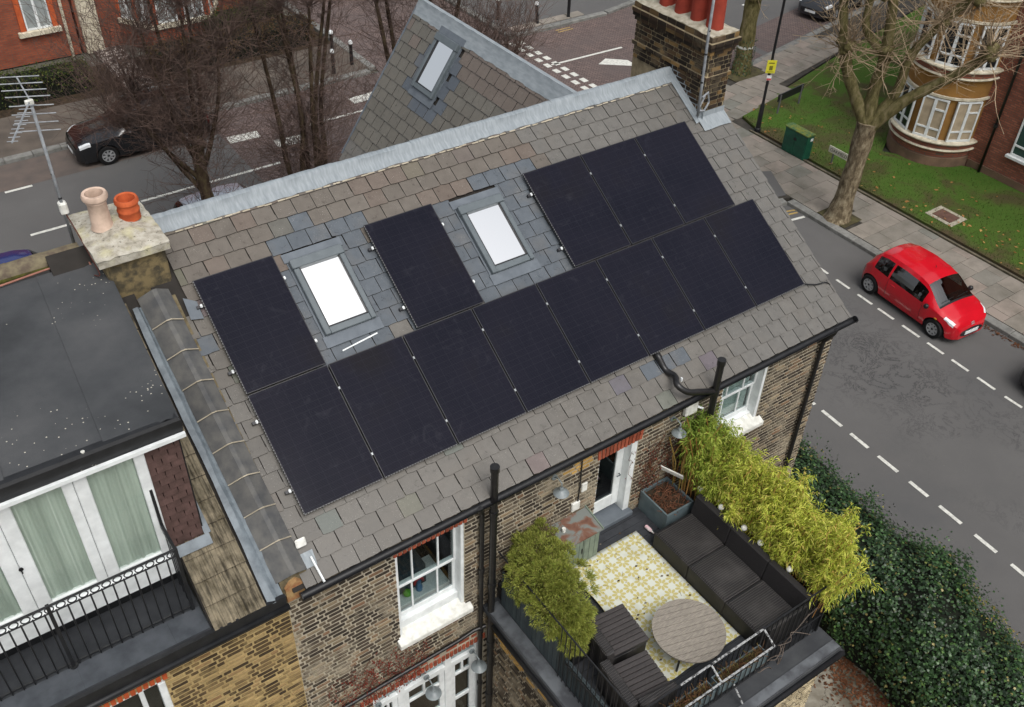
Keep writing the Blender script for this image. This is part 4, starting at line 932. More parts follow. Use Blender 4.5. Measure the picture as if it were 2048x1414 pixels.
# ------------------------------------------------------------ rear addition with the roof terrace (part of the brick house)
mb = MB(); wallcells(-4.0,-.5,0,3.86,[], lambda m_, a, c, z0, z1: m_.box(2.5,2.75,a,c,z0,z1), mb); aw = mb.obj('addition_side_wall', M_MORT, house)
bricks(aw, -4.0, -.52, 1.2, 3.84, [], lambda u, z, wd, h: ((2.497+jit(.002), u+wd/2, z+h/2), (.03,wd,h)), M_BRICK_GREY, 200, patch=lambda u, z: (3.3+.0*u < z+jit(.08) < 3.9 or (u < -2.6 and z > 2.8)) and -3.2 < u+jit(.1))
WA = [(3.9,5.1,1.9,3.55)]
mb = MB(); wallcells(2.76,6.3,0,3.86,WA, lambda m_, a, c, z0, z1: m_.box(a,c,-4.02,-3.75,z0,z1), mb); ar = mb.obj('addition_rear_wall', M_MORT, house)
bricks(ar, 2.76, 6.3, 1.5, 3.84, WA+[(3.8,5.2,3.55,3.8)], lambda u, z, wd, h: ((u+wd/2, -4.023+jit(.002), z+h/2), (wd,.03,h)), mat('brick_pale_stock', S(176,164,136), S(128,116,92), .92, 10, var=.28, bump=.3), 200)
soldiers(ar, 3.8, 5.2, 3.56, .2, -4.028)
f = MB(); f.box(3.9,4.0,-3.98,-3.8,1.9,3.55); f.box(5.0,5.1,-4.0,-3.8,1.9,3.55); f.box(4.0,5.0,-3.97,-3.8,3.45,3.55); aw2 = f.obj('window', M_WHITE, house, bev=.006); MB().box(4.0,5.0,-3.86,-3.855,1.9,3.45).obj('pane', M_GLASS, aw2)
MB().box(6.06,6.3,-3.74,-.5,0,3.86).obj('addition_outer_wall', M_MORT, house)
MB().prism([(2.38,-4.14,3.86),(6.46,-4.14,3.86),(6.46,-.52,3.86),(2.38,-.52,3.86)], (0,0,.12)).obj('flat_roof', M_FELT, house, bev=.01)
for pts in ([(2.4,-4.12),(6.44,-4.12),(6.44,-3.98),(2.4,-3.98)], [(2.4,-3.97),(2.62,-3.97),(2.62,-.6),(2.4,-.6)]):
    MB().prism([(x,y,3.982) for x, y in pts], (0,0,.012)).obj('lead_capping', mat('dull_lead', S(98,102,106), S(66,68,72), .6, 3, .4, bump=.3, bscale=14, lo=.4, hi=.6), house)
MB().tube([(2.36,-4.17,3.84),(6.5,-4.17,3.84)], .05, 8).obj('gutter', M_BLACK, house, smooth=True); MB().tube([(6.5,-4.17,3.84),(6.5,-.6,3.84)], .05, 8).obj('gutter', M_BLACK, house, smooth=True)
MB().tube([(2.36,-4.17,3.84),(2.36,-.85,3.84)], .045, 8).obj('gutter', M_BLACK, house, smooth=True)
DK = 4.3
M_DECK = mat('black_deck_board', S(54,56,60), S(42,44,48), .7, 6, .3, bump=.3, var=.12)
dk = MB().box(2.66,6.2,-3.72,-.52,4.0,4.27).obj('terrace_deck', M_BLACK, house)
for k in range(23):
    y = -3.7+k*.139; MB().box(2.67,6.19,y,y+.133,4.27,4.3).obj('deck_board', M_DECK, dk)
# slatted fence along the left edge
fe = thing('board_fence', 'grey-green upright board fence along the left edge of the terrace', 'fence', (2.64,-2,3.99))
M_FB = mat('grey_green_board', S(72,82,84), S(56,64,68), .75, 7, .25, stretch=(1,1,.2), var=.15, bump=.3)
for k in range(30):
    y = -.72-k*.1; MB().box(2.63,2.652,y-.046,y+.046,4.0+jit(.004),4.78+jit(.008) if y > -2.3 else 4.5).obj('board', M_FB, fe)
for z in (4.1,4.45): MB().box(2.655,2.68,-3.7,-.66,z,z+.05).obj('rail', M_FB, fe)
# railing and basket along the terrace front
tr = thing('terrace_railing', 'rusting black terrace railing with flaking pale top rails', 'railing', (4.4,-3.75,3.99))
def flake():
    b = NB('flaking_paint_rail'); n = b.noise(26, 4, .7); return b.set(b.ramp(n, [(.42, S(40,38,38)), (.5, S(150,152,152)), (.7, S(176,178,178))]), .5, .4)
M_FLAKE = flake()
XR = 6.35
for p, q in (((3.35,-3.72,5.2),(4.9,-3.72,5.2)), ((3.05,-3.95,5.08),(4.9,-3.95,5.08)), ((4.9,-3.72,5.2),(4.9,-3.95,5.08)), ((3.9,-3.72,5.2),(3.9,-3.95,5.08))):
    MB().tube([p,q], .016, 6).obj('top_rail', M_FLAKE, tr)
for p, q in (((4.9,-3.72,5.2),(XR,-3.72,5.2)), ((2.6,-3.72,5.2),(3.35,-3.72,5.2)), ((2.6,-3.72,5.2),(2.6,-.6,5.2)), ((2.6,-3.72,4.4),(XR,-3.72,4.4)), ((XR,-3.72,5.2),(XR,-.6,5.2)), ((2.6,-3.72,4.5),(2.6,-2.3,4.5)), ((3.05,-3.95,4.66),(4.9,-3.95,4.66))):
    MB().tube([p,q], .014, 6).obj('rail', M_BLACK, tr)
BAL = MB().tube([(0,0,0),(0,0,1)], .0085, 5).mesh('baluster', M_BLACK)
def bal(x, y, z0, z1):
    o = bpy.data.objects.new('baluster', BAL); COL.objects.link(o); o.parent = tr; o.location = Vector((x,y,z0))-tr.location; o.scale = (1,1,z1-z0)
for k in range(35): bal(2.64+k*.107, -3.72, 4.0, 5.2)
for k in range(17): bal(3.1+k*.108, -3.95, 4.64, 5.08)
for k in range(16): bal(2.6, -3.66+k*.1, 4.0, 5.2)
for k in range(28): bal(XR, -3.66+k*.11, 4.0, 5.2)
for x in (2.6,3.9,4.9,XR): MB().box(x-.018,x+.018,-3.738,-3.702,3.99,5.23).obj('post', M_BLACK, tr)
for x in (3.4,4.5): MB().tube([(x,-3.72,4.3),(x,-4.0,4.05)], .014, 6).obj('strut', M_FLAKE, tr)
# wicker and loungers
def wicker():
    b = NB('dark_wicker'); w1 = b.add('ShaderNodeTexWave', i_Scale=15.0, i_Distortion=.8); w1.bands_direction = 'X'; b.l(b.P(), w1.inputs[0])
    w2 = b.add('ShaderNodeTexWave', i_Scale=9.0, i_Distortion=.8); w2.bands_direction = 'Y'; b.l(b.P(), w2.inputs[0])
    h = b.math('MULTIPLY', w1.outputs['Fac'], w2.outputs['Fac']); col = b.mix(b.ramp(h, [(0, S(26,25,25)), (.45, S(44,42,42)), (1, S(88,84,82))]), S(92,88,86), b.math('MULTIPLY', b.val(b.noise(2.5, 4), .5, .75), .3)); b.bump(h, .6, .008)
    return b.set(col, .55, .4)
M_WICK = wicker(); M_WICKP = mat('plain_dark_wicker', S(44,42,42), S(36,34,35), .6, 30, .35, stretch=(3,3,30), bump=.4)
sofa = thing('wicker_sofa', 'long dark wicker corner sofa along the bamboo side of the terrace', 'sofa', (5.6,-2.45,DK))
for k in range(3):
    y1 = -1.28-k*.787; y0 = y1-.78
    MB().box(5.13,5.9,y0,y1,DK,DK+.33).obj('base', M_WICK, sofa, bev=.012)
    MB().box(5.16,5.89,y0+.03,y1-.03,DK+.331,DK+.352).obj('seat', M_WICK, sofa, bev=.008)
    MB().prism([(5.89,y0,DK+.331),(6.04,y0,DK+.331),(6.06,y0,DK+.7),(5.95,y0,DK+.7)], (0,.78,0)).obj('backrest', M_WICKP, sofa, bev=.012)
    MB().box(5.16,5.87,y1-.045,y1-.037,DK+.352,DK+.357).obj('piping', M_BLACK, sofa)
MB().box(5.13,6.04,-3.72+.02,-3.645,DK+.01,DK+.62).obj('armrest', M_WICK, sofa, bev=.012)
def chair(cx, cy, rz, label):
    t = thing('wicker_armchair', label, 'armchair', (cx,cy,DK), rz, 'wicker armchairs by the round table')
    MB().box(-.33,.33,-.34,.34,.0,.32).obj('base', M_WICK, t, bev=.012, local=True)
    MB().box(-.24,.34,-.335,.335,.32,.36).obj('seat', M_BLACK, t, local=True)
    for k in range(9): MB().box(-.24,.355,-.34+k*.0762,-.34+k*.0762+.066,.361,.405).obj('seat_slat', mat('charcoal_slat', S(70,66,65), S(54,51,51), .65, 9, .3, stretch=(2,20,2), var=.12, bump=.3), t, bev=.006, local=True)
    MB().box(-.42,-.26,-.38,.38,.0,.58).obj('backrest', M_WICK, t, bev=.02, local=True)
    return t
chair(3.43,-2.36,-.1,'wicker armchair nearer the shrub, its back to the board fence'); c2 = chair(3.2,-3.14,-.12,'wicker armchair in the near corner of the terrace railing')
MB().box(-.25,.36,-.42,-.3,.0,.55).obj('armrest', M_WICK, c2, bev=.02, local=True)
# round slatted table
tb = thing('round_table', 'round weathered wooden slatted table on the patterned rug', 'table', (4.31,-2.95,DK))
R0 = .53; zt = .40; a0 = -.28
for k in range(11):
    s0, s1 = -R0+k*2*R0/11+.003, -R0+(k+1)*2*R0/11-.003
    pts = []
    for i in range(9):
        s_ = s0+(s1-s0)*i/8; pts.append((math.sqrt(max(0,R0*R0-s_*s_)), s_))
    ring = pts + [(-x, s_) for x, s_ in reversed(pts)]
    M = Matrix.Rotation(a0+math.pi*0,4,'Z'); ring = [M @ Vector((x, s_, zt)) for x, s_ in ring]
    MB().prism(ring, (0,0,.022)).obj('slat', M_WOODGREY, tb, local=True)
MB().lathe([(R0-.06,zt-.04),(R0-.02,zt-.04),(R0-.02,zt-.002),(R0-.06,zt-.002)], (0,0,0), 32, cap=False).obj('table_rim', M_WOODGREY, tb, local=True)
for a in (.6,2.2,3.7,5.3): MB().tube([(.4*math.cos(a),.4*math.sin(a),zt-.03),(.46*math.cos(a),.46*math.sin(a),0)], .018, 6).obj('leg', M_BLACK, tb, local=True)
# rug
def rugmat():
    b = NB('daisy_rug'); mp = b.add('ShaderNodeMapping'); mp.inputs['Scale'].default_value = (4.5,4.5,4.5); b.l(b.P(), mp.inputs[0]); sp = b.add('ShaderNodeSeparateXYZ'); b.l(mp.outputs[0], sp.inputs[0])
    def cellang(ox, oy):
        fx = b.math('SUBTRACT', b.math('FRACT', b.math('ADD', sp.outputs[0], ox)), .5); fy = b.math('SUBTRACT', b.math('FRACT', b.math('ADD', sp.outputs[1], oy)), .5)
        r = b.math('SQRT', b.math('ADD', b.math('MULTIPLY', fx, fx), b.math('MULTIPLY', fy, fy))); a = b.math('ARCTAN2', fy, fx)
        pet = b.math('ABSOLUTE', b.math('SINE', b.math('MULTIPLY', a, 4.0)))
        inner = b.math('MULTIPLY', b.math('GREATER_THAN', r, .12), b.math('LESS_THAN', r, b.math('ADD', .26, b.math('MULTIPLY', pet, .25))))
        return b.math('MULTIPLY', inner, b.math('GREATER_THAN', pet, .24))
    m_ = cellang(.1, .2)
    col = b.mix(S(200,203,192), S(182,172,112), m_); col = b.mix(col, S(120,112,80), b.math('MULTIPLY', b.val(b.noise(3, 5), .55, .8), .4)); return b.set(col, .85, .2)
ru = MB(); G = []
for i in range(31):
    row = []
    for j in range(21):
        t = i/30; s_ = j/20; y = -.9-2.36*t; x = 5.12-1.46*s_; z = DK+.004
        cu = max(0, s_-.8)*5; z += .07*cu*cu*max(0, math.sin(t*9-1.2)); 
        if t > .82 and s_ > .25: z += .05*(t-.82)/.18*math.sin(s_*7)**2
        row.append((x+.03*math.sin(t*5)*s_, y, z))
    G.append(row)
ru.grid(G); rg = ru.obj('rug', rugmat(), smooth=True); tag(rg, 'yellow and white daisy patterned outdoor rug on the terrace', 'rug')
so_ = rg.modifiers.new('thick', 'SOLIDIFY'); so_.thickness = .006; so_.offset = 1
# cabinet, planter, bottle, lamps, lights
cb = thing('metal_cabinet', 'green-grey cupboard with a rusty sloping top against the house wall', 'cabinet', (3.95,-.74,DK))
M_SAGE = mat('sage_paint', S(124,136,122), S(106,118,106), .6, 8, .3, bump=.15)
MB().box(3.64,4.28,-.92,-.52,DK,DK+.62).obj('body', M_SAGE, cb, bev=.006)
for a, c in ((3.65,3.955),(3.965,4.27)): MB().box(a,c,-.94,-.921,DK+.04,DK+.6).obj('door', M_SAGE, cb, bev=.005)
for k in range(6): MB().box(3.68+k*.1,3.685+k*.1,-.9435,-.9405,DK+.06,DK+.58).obj('groove', mat('sage_dark', S(84,94,84), None, .7), cb)
MB().box(3.93,3.945,-.955,-.94,DK+.3,DK+.4).obj('handle', M_BLACK, cb)
def rustm():
    b = NB('rusty_lid'); n = b.noise(4.5, 6, .6, dist=.6); return b.set(b.ramp(n, [(.44, S(112,116,112)), (.54, S(112,82,68)), (.7, S(92,64,54))]), .8, .2)
MB().prism([(3.58,-.97,DK+.63),(3.58,-.97,DK+.66),(3.58,-.5,DK+.74),(3.58,-.5,DK+.71)], (.74,0,0)).obj('lid', rustm(), cb, bev=.006)
MB().prism([(3.58,-.97,DK+.661),(3.58,-.97,DK+.68),(3.58,-.5,DK+.76),(3.58,-.5,DK+.741)], (.02,0,0)).obj('lid_edge', M_SAGE, cb); MB().prism([(4.30,-.97,DK+.661),(4.30,-.97,DK+.68),(4.30,-.5,DK+.76),(4.30,-.5,DK+.741)], (.02,0,0)).obj('lid_edge', M_SAGE, cb)
tag(MB().lathe([(.03,0),(.035,.05),(.03,.07)], (3.74,-.7,DK+.705), 10).obj('ashtray', M_WHITE_OLD, smooth=40), 'small pale dish on the rusty cupboard top', 'dish')
pl = thing('planter', 'blue-grey square planter of dead stems beside the terrace door', 'planter', (5.75,-.84,DK))
M_ZINC = mat('blue_grey_zinc', S(96,110,114), S(78,90,94), .5, 4, .4, bump=.1)
def trough(mb, x0, x1, y0, y1, z0, z1, t=.025, soil=.07):
    mb.box(x0,x0+t,y0,y1,z0,z1); mb.box(x1-t,x1,y0,y1,z0,z1); mb.box(x0+t,x1-t,y0,y0+t,z0,z1); mb.box(x0+t,x1-t,y1-t,y1,z0,z1)
tb_ = MB(); trough(tb_,5.47,6.05,-1.19,-.53,DK,DK+.42,.03); tb_.obj('box', M_ZINC, pl, bev=.004)
MB().box(5.5,6.02,-1.16,-.56,DK+.01,DK+.34).obj('soil', M_SOIL, pl)
dead = MB()
for _ in range(170):
    x, y = rnd.uniform(5.52,6.0), rnd.uniform(-1.14,-.6); z = DK+.34; d = Vector((jit(1),jit(1),rnd.uniform(.2,1))).normalized(); L = rnd.uniform(.06,.2)
    dead.tube([(x,y,z),(x+d.x*L*.5,y+d.y*L*.5,z+d.z*L*.5+.02),(x+d.x*L,y+d.y*L,z+d.z*L*.8)], .0045, 3, False)
dead.obj('dead_stems', leafmat('dead_stem', [(0, S(92,60,44)), (.5, S(128,88,68)), (1, S(70,46,36))], .8, .1, .05), pl)
tag(MB().lathe([(.03,0),(.033,.01),(.033,.1),(.028,.12),(.013,.15),(.013,.19)], (0,0,0), 12, Matrix.Translation((5.3,-.93,DK+.035)) @ Matrix.Rotation(1.5,4,'X') @ Matrix.Rotation(.2,4,'Z')).obj('spray_bottle', mat('pink_white_plastic', S(214,170,178), S(206,210,206), .4, 18), smooth=40), 'pink and white plastic bottle lying on the deck', 'bottle')
tag(MB().box(-.2,.2,-.012,.012,-.05,.05, Matrix.Translation((5.93,-.72,5.05)) @ Matrix.Rotation(-1.2,4,'Z') @ Matrix.Rotation(.3,4,'X')).obj('white_board', M_WHITE_OLD), 'small white board leaning behind the planter by the door', 'board')
def walllamp(x, z, y0, label, R=.12, arm=.2):
    t = thing('wall_lamp', label, 'lamp', (x,y0,z), 0, 'grey dome lamps on the house walls')
    M_L = mat('grey_enamel', S(126,134,136), S(108,116,118), .4, 9, .5, bump=.1)
    MB().lathe([(.05,0),(.05,.03)], (0,-.001,.16), 12, Matrix.Rotation(math.pi/2,4,'X')).obj('wall_plate', M_L, t, local=True)
    MB().tube([(0,-.02,.16),(0,-arm*.5,.22),(0,-arm,.19),(0,-arm,.1)], .011, 6).obj('arm', M_L, t, local=True, smooth=True)
    MB().lathe([(.022,.11),(.03,.1),(.034,.06),(.05,.045),(R*.75,.02),(R,-.01),(R*.97,-.013),(R*.7,.012),(.02,.05)], (0,-arm,0), 20).obj('shade', M_L, t, local=True, smooth=40)
    MB().lathe([(.01,.04),(.03,.0),(.025,-.03),(.005,-.045)], (0,-arm,0), 10).obj('bulb', M_WHITE, t, local=True, smooth=True)
walllamp(3.62, 5.96, YW, 'grey dome lamp on the wall above the rusty-topped cupboard'); walllamp(5.94, 5.93, YW, 'grey dome lamp under the eaves near the bamboo')
walllamp(2.2, 2.72, YW, 'grey dome lamp over the garden doors, next to the black stack', .13, .22); walllamp(1.35, 2.72, YW, 'middle grey dome lamp over the garden doors', .13, .22); walllamp(.5, 2.72, YW, 'grey dome lamp cut by the bottom edge of the picture', .13, .22)
for i, (x, y) in enumerate(((6.1,-1.22),(6.1,-1.69),(6.1,-2.19),(6.1,-2.54),(6.1,-3.13))):
    t = thing('globe_light', 'white globe garden light behind the sofa, %s from the house' % ('first','second','third','fourth','fifth')[i], 'garden light', (x,y,4.6), 0, 'white globe lights behind the sofa')
    MB().lathe([(.003,-.05),(.03,-.042),(.048,-.015),(.05,.01),(.036,.038),(.003,.05)], (0,0,.42), 14).obj('globe', mat('white_globe', S(226,226,220), S(206,206,200), .4), t, local=True, smooth=True)
    MB().tube([(0,0,0),(0,0,.38)], .008, 5).obj('stake', M_BLACK, t, local=True)
# trough planters
bp = MB(); trough(bp, 6.12,6.42,-3.68,-.75,3.98,4.62); bpo = bp.obj('trough_planter', M_BLACK, None, bev=.004); tag(bpo, 'long black trough holding the bamboo', 'planter')
MB().box(6.145,6.395,-3.65,-.78,3.99,4.56).obj('soil', M_SOIL, bpo)
for k, (x0, x1) in enumerate(((3.1,3.86),(3.94,4.86))):
    t = MB(); trough(t, x0,x1,-3.93,-3.75,4.7,4.9,.012); to = t.obj('window_box', M_ZINC, None); tag(to, 'zinc trough of dead plants in the railing basket, %s one' % ('left', 'right')[k], 'planter', 'zinc troughs in the railing')
    MB().box(x0+.012,x1-.012,-3.918,-3.762,4.71,4.86).obj('soil', M_SOIL, to); d = MB()
    for _ in range(150):
        x, y = rnd.uniform(x0+.03,x1-.03), rnd.uniform(-3.9,-3.78); q = Vector((jit(.8),jit(.8),1)).normalized(); L = rnd.uniform(.06,.25); d.tube([(x,y,4.86),(x+q.x*L*.5,y+q.y*L*.5,4.86+q.z*L*.6),(x+q.x*L,y+q.y*L,4.86+q.z*L*.8)], .004, 3, False)
    d.obj('dead_plants', leafmat('dead_plant', [(0, S(84,56,40)), (.5, S(120,92,62)), (.8, S(96,100,56)), (1, S(140,96,72))], .8, .1, .1), to)
vine = MB()
for k in range(7):
    x = rnd.uniform(4.9,5.6); P = [Vector((x, -3.78+jit(.1), 4.1))]
    for _ in range(8): P.append(P[-1]+Vector((rnd.uniform(-.02,.2), jit(.08), jit(.2)+.04)))
    vine.tube(spline(P,3), .007, 4, False)
tag(vine.obj('bare_vine', mat('vine_wood', S(104,94,86), S(74,66,60), .8)), 'bare woody vine twisting through the terrace railing', 'vine')
# ------------------------------------------------------------ plants on the terrace and the ivy hedge
def blade(mb, p, d, L, wd, droop=.3):
    d = d.normalized(); side = d.cross(Vector((jit(1),jit(1),jit(1)))).normalized()*wd
    m_ = p+d*L*.45; e = p+d*L+Vector((0,0,-droop*L))
    mb.quad(p, m_+side, e, m_-side)
def rdir(z=0.0): return Vector((rnd.gauss(0,1), rnd.gauss(0,1), rnd.gauss(0,1)+z)).normalized()
bam = thing('bamboo', 'yellow-green bamboo screen along the outer side of the terrace', 'bamboo', (6.4,-2.2,4.56))
st = MB(); lf = MB()
CL = [(-.75-.19*k+jit(.06), 6.28+jit(.08), rnd.uniform(.95,1.45), rnd.uniform(.15,.5)) for k in range(16)]
for cy, cx, ch_, ln in CL:
    for k in range(12):
        y = cy+rnd.gauss(0,.1); x = cx+rnd.gauss(0,.06); H = ch_*rnd.uniform(.75,1.08)
        y = max(-3.75, min(-.68, y)); lean = Vector((rnd.gauss(ln,.14), rnd.gauss(0,.16), 0))
        S_ = spline([Vector((x,y,4.56)), Vector((x,y,4.56+H*.5))+lean*.25, Vector((x,y,4.56+H))+lean],5); st.tube(S_, .006, 4, False)
        for q in range(4, len(S_)):
            for _ in range(4):
                o = S_[q]; tw = rdir(.1)*rnd.uniform(.06,.26); tip = o+tw
                for _ in range(13):
                    b0 = o.lerp(tip, rnd.random()); blade(lf, b0, tw.normalized()*.7+rdir(-.1)*.8, rnd.uniform(.05,.125), rnd.uniform(.005,.0095), .35)
for k in range(18):
    y = rnd.uniform(-1.15,-.62); x = rnd.uniform(6.1,6.5); S_ = spline([Vector((x,y,4.56)), Vector((x+jit(.1),y+jit(.1),5.3)), Vector((x+jit(.25)+.1,y+jit(.25)+.05,6.0+jit(.2)))],5); st.tube(S_, .008, 4, False)
    for q in range(5, len(S_)):
        for _ in range(5):
            o = S_[q]; tw = rdir(.1)*rnd.uniform(.06,.25)
            for _ in range(5): blade(lf, o+tw*rnd.random(), tw.normalized()*.7+rdir(-.1)*.8, rnd.uniform(.07,.13), rnd.uniform(.006,.011), .35)
for k in range(12):
    x, y = rnd.uniform(6.02,6.2), rnd.uniform(-1.0,-.62); st.tube([(x,y,4.5),(x+jit(.1)-.03,y+jit(.08),5.3),(x+jit(.2)-.06,y+jit(.15),5.85)], .011, 5, False)
st.obj('canes', leafmat('bamboo_cane', [(0, S(150,104,60)), (.5, S(176,132,76)), (1, S(126,112,60))], .5, .3, .05), bam)
def bamleaf():
    b = NB('bamboo_leaf'); r = b.rand(); col = b.ramp(r, [(0, S(140,156,54)), (.3, S(172,182,68)), (.6, S(200,206,86)), (.85, S(214,212,108)), (1, S(200,166,92))])
    sp = b.add('ShaderNodeSeparateXYZ'); b.l(b.P(), sp.inputs[0]); col = b.mix(S(122,146,58), col, b.val(b.math('ADD', b.math('MULTIPLY', sp.outputs[1], -1.0), b.noise(2,3)), 1.2, 2.4)); b.set(col, .55, .25)
    tr_ = b.add('ShaderNodeBsdfTranslucent'); b.l(col, tr_.inputs[0]); mx = b.add('ShaderNodeMixShader', i_0=.3); b.l(b.p.outputs[0], mx.inputs[1]); b.l(tr_.outputs[0], mx.inputs[2]); b.l(mx.outputs[0], b.n['Material Output'].inputs[0]); return b.m
lf.obj('foliage', bamleaf(), bam)
sh = thing('clipped_shrub', 'big olive green fine-leaved shrub leaning over the terrace fence', 'shrub', (2.95,-1.5,4.0))
lf = MB(); st = MB()
lobes = [(Vector((3.3,-.5,5.05)),.2),(Vector((3.2,-.75,5.08)),.3),(Vector((3.02,-1.0,5.12)),.36),(Vector((3.2,-1.25,5.0)),.34),(Vector((2.9,-1.4,5.08)),.4),(Vector((3.05,-1.65,5.0)),.36),(Vector((2.78,-1.75,4.98)),.34),(Vector((2.98,-1.95,4.86)),.3),(Vector((2.72,-1.1,4.95)),.3),(Vector((2.85,-2.12,4.78)),.22)]
tuft = [(c+rdir(.3)*r*rnd.uniform(.75,1.12), rnd.uniform(.05,.13)) for c, r in lobes for _ in range(34)]
for c, r in tuft:
    d0 = (c-Vector((2.98,-1.4,4.75))).normalized()
    for _ in range(150):
        d = (d0+rdir(.2)*.9).normalized(); blade(lf, c+d*r*rnd.random()**.5*.9, d+d0*.6+rdir()*.5, rnd.uniform(.035,.08), rnd.uniform(.0035,.006), .08)
for _ in range(20000):
    c, r = rnd.choice(lobes); d = rdir(.1); blade(lf, c+d*r*rnd.random()**.3*.98, d+rdir()*.8, rnd.uniform(.03,.06), rnd.uniform(.004,.007), .1)
for _ in range(60):
    c, r = rnd.choice(lobes); st.tube([Vector((2.98+jit(.1),-1.5+jit(.4),4.3)), c, c+rdir(.3)*r], [.012,.008,.003], 4, False)
for _ in range(14): p = Vector((3.35+jit(.15),-.75+jit(.1),5.2)); st.tube([p, p+Vector((jit(.15),jit(.1),.2)), p+Vector((jit(.25),jit(.15),.38))], [.006,.004,.002], 4, False)
lf.obj('foliage', leafmat('olive_needles', [(0, S(116,122,54)), (.35, S(148,154,70)), (.7, S(174,178,94)), (.9, S(146,168,74)), (1, S(150,130,88))], .6, .2, .3), sh)
st.obj('stems', mat('shrub_wood', S(110,92,74), S(80,64,52), .9), sh)
tpl = MB(); trough(tpl, 2.72,3.2,-2.3,-.8,4.3,4.62,.02); tp_ = tpl.obj('trough_planter', M_BLACK, None); tag(tp_, 'dark trough under the olive green shrub', 'planter'); MB().box(2.74,3.18,-2.28,-.82,4.31,4.56).obj('soil', M_SOIL, tp_)
# climbing plants on the wall
def climber(name, label, area, n, m, stems, leafsize=.03):
    t = thing(name, label, 'climber', (area[0], YW, area[2])); s_ = MB(); l_ = MB()
    for _ in range(stems):
        x = rnd.uniform(area[0], area[1]); z = area[2]; P = [Vector((x,YW-.02,z))]
        while P[-1].z < area[3]-rnd.random()*.5*(area[3]-area[2]) and len(P) < 14: P.append(P[-1]+Vector((jit(.12),0,rnd.uniform(.05,.16)))); P[-1].y = YW-rnd.uniform(.012,.04)
        if len(P) > 1: s_.tube(P, .004, 3, False)
        for p in P:
            for _ in range(n): blade(l_, p+Vector((jit(.06),-rnd.uniform(0,.04),jit(.06))), Vector((jit(1),-.6,jit(1))), rnd.uniform(.5,1.2)*leafsize, leafsize*.3, .2)
    s_.obj('stems', mat('climber_stem', S(86,52,44), S(110,80,64), .8), t); l_.obj('leaves', m, t)
climber('virginia_creeper', 'red creeper on the wall above the garden doors', (-.1,1.3,3.1,4.3), 3, leafmat('creeper_red', [(0, S(96,34,28)), (.5, S(130,52,40)), (1, S(84,44,36))], .7, .1, .1), 34, .035)
climber('climbing_plant', 'red and orange leaved climber beside the terrace door', (5.48,6.3,4.5,6.15), 2, leafmat('creeper_mixed', [(0, S(104,36,32)), (.25, S(140,66,46)), (.4, S(66,52,42)), (.8, S(84,76,46)), (1, S(96,60,48))], .7, .1, .1), 30, .035)
# ivy hedge
hg = thing('ivy_hedge', 'dense dark green ivy hedge between the yard and the road', 'hedge', (10.4,-4,0))
def hedge_w(y):                                  # half width, centre x, height
    k = min(1, max(0, (-3.2-y)/1.1)); k = k*k*(3-2*k)
    e_ = min(1, max(0, (-.7-y)/.8)); c = 10.72-.62*k-.17*e_*(1-k) + .1*math.sin(y*1.1); hw = 1.22+.06*k+.17*e_*(1-k)+.1*math.sin(y*1.9+1)+.08*math.sin(y*3.7)
    if y > -.1: hw *= max(.35, 1-(y+.1)/1.0)
    return c, hw, 1.95+.16*math.sin(y*1.3+.5)+.1*math.sin(y*2.9)
core = []; ys = [.6-.35*i for i in range(33)]
for y in ys:
    c, hw, h = hedge_w(y); hw -= .16; h -= .14
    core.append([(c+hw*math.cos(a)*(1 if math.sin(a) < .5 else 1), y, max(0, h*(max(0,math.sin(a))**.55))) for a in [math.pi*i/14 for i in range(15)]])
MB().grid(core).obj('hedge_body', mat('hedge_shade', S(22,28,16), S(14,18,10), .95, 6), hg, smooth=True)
lf = MB()
IV = [(0,0),(.32,.18),(.5,.55),(.2,.72),(0,1.1),(-.2,.72),(-.5,.55),(-.32,.18)]
def ivy(mb, p, nrm, s_):
    t = nrm.orthogonal().normalized(); t.rotate(Matrix.Rotation(rnd.uniform(0,6.28),3,nrm)); b_ = nrm.cross(t); n = len(mb.v)
    mb.v += [tuple(p+(t*x+b_*y)*s_+nrm*(-.25*abs(x)*s_)) for x, y in IV]; mb.f.append(tuple(range(n, n+8)))
for _ in range(46000):
    y = rnd.uniform(-10.5,.75); c, hw, h = hedge_w(y); a = rnd.uniform(0, math.pi) if rnd.random() < .5 else rnd.uniform(.9, 3.1)
    f_ = rnd.gauss(.96,.05)+.085*math.sin(y*4.3+a*2)*math.sin(a*5+y*1.7); p = Vector((c+hw*math.cos(a)*f_, y, h*(max(.0,math.sin(a))**.55)*f_)); nn = (Vector((math.cos(a),0,math.sin(a)*1.1+.25)) + rdir()*.55).normalized()
    ivy(lf, p, nn, rnd.uniform(.028,.075))
for _ in range(90):                               # stray shoots
    y = rnd.uniform(-9,.2); c, hw, h = hedge_w(y); a = rnd.uniform(.2,1.7); p = Vector((c+hw*math.cos(a), y, h*math.sin(a)**.55)); d = (Vector((math.cos(a),0,math.sin(a)))+rdir()*.5).normalized()
    for k in range(6): ivy(lf, p+d*(.07*k)+rdir()*.03, rdir(.8), .05)
lf.obj('foliage', leafmat('ivy_leaf', [(0, S(26,44,24)), (.4, S(38,64,32)), (.7, S(52,82,44)), (.91, S(72,104,58)), (.955, S(96,128,62)), (.985, S(134,124,70)), (1, S(150,138,86))], .38, .45, .12), hg)
fl = MB()
for _ in range(450):                              # pale flower heads and yellowing leaves
    y = rnd.uniform(-10,.2); c, hw, h = hedge_w(y); a = rnd.uniform(.1,1.5); p = Vector((c+hw*math.cos(a)*1.03, y, h*math.sin(a)**.55*1.03))
    if math.sin(y*2.3)+math.sin(y*.9) < .1: continue
    for _ in range(4): ivy(fl, p+rdir()*.04, rdir(1), .028)
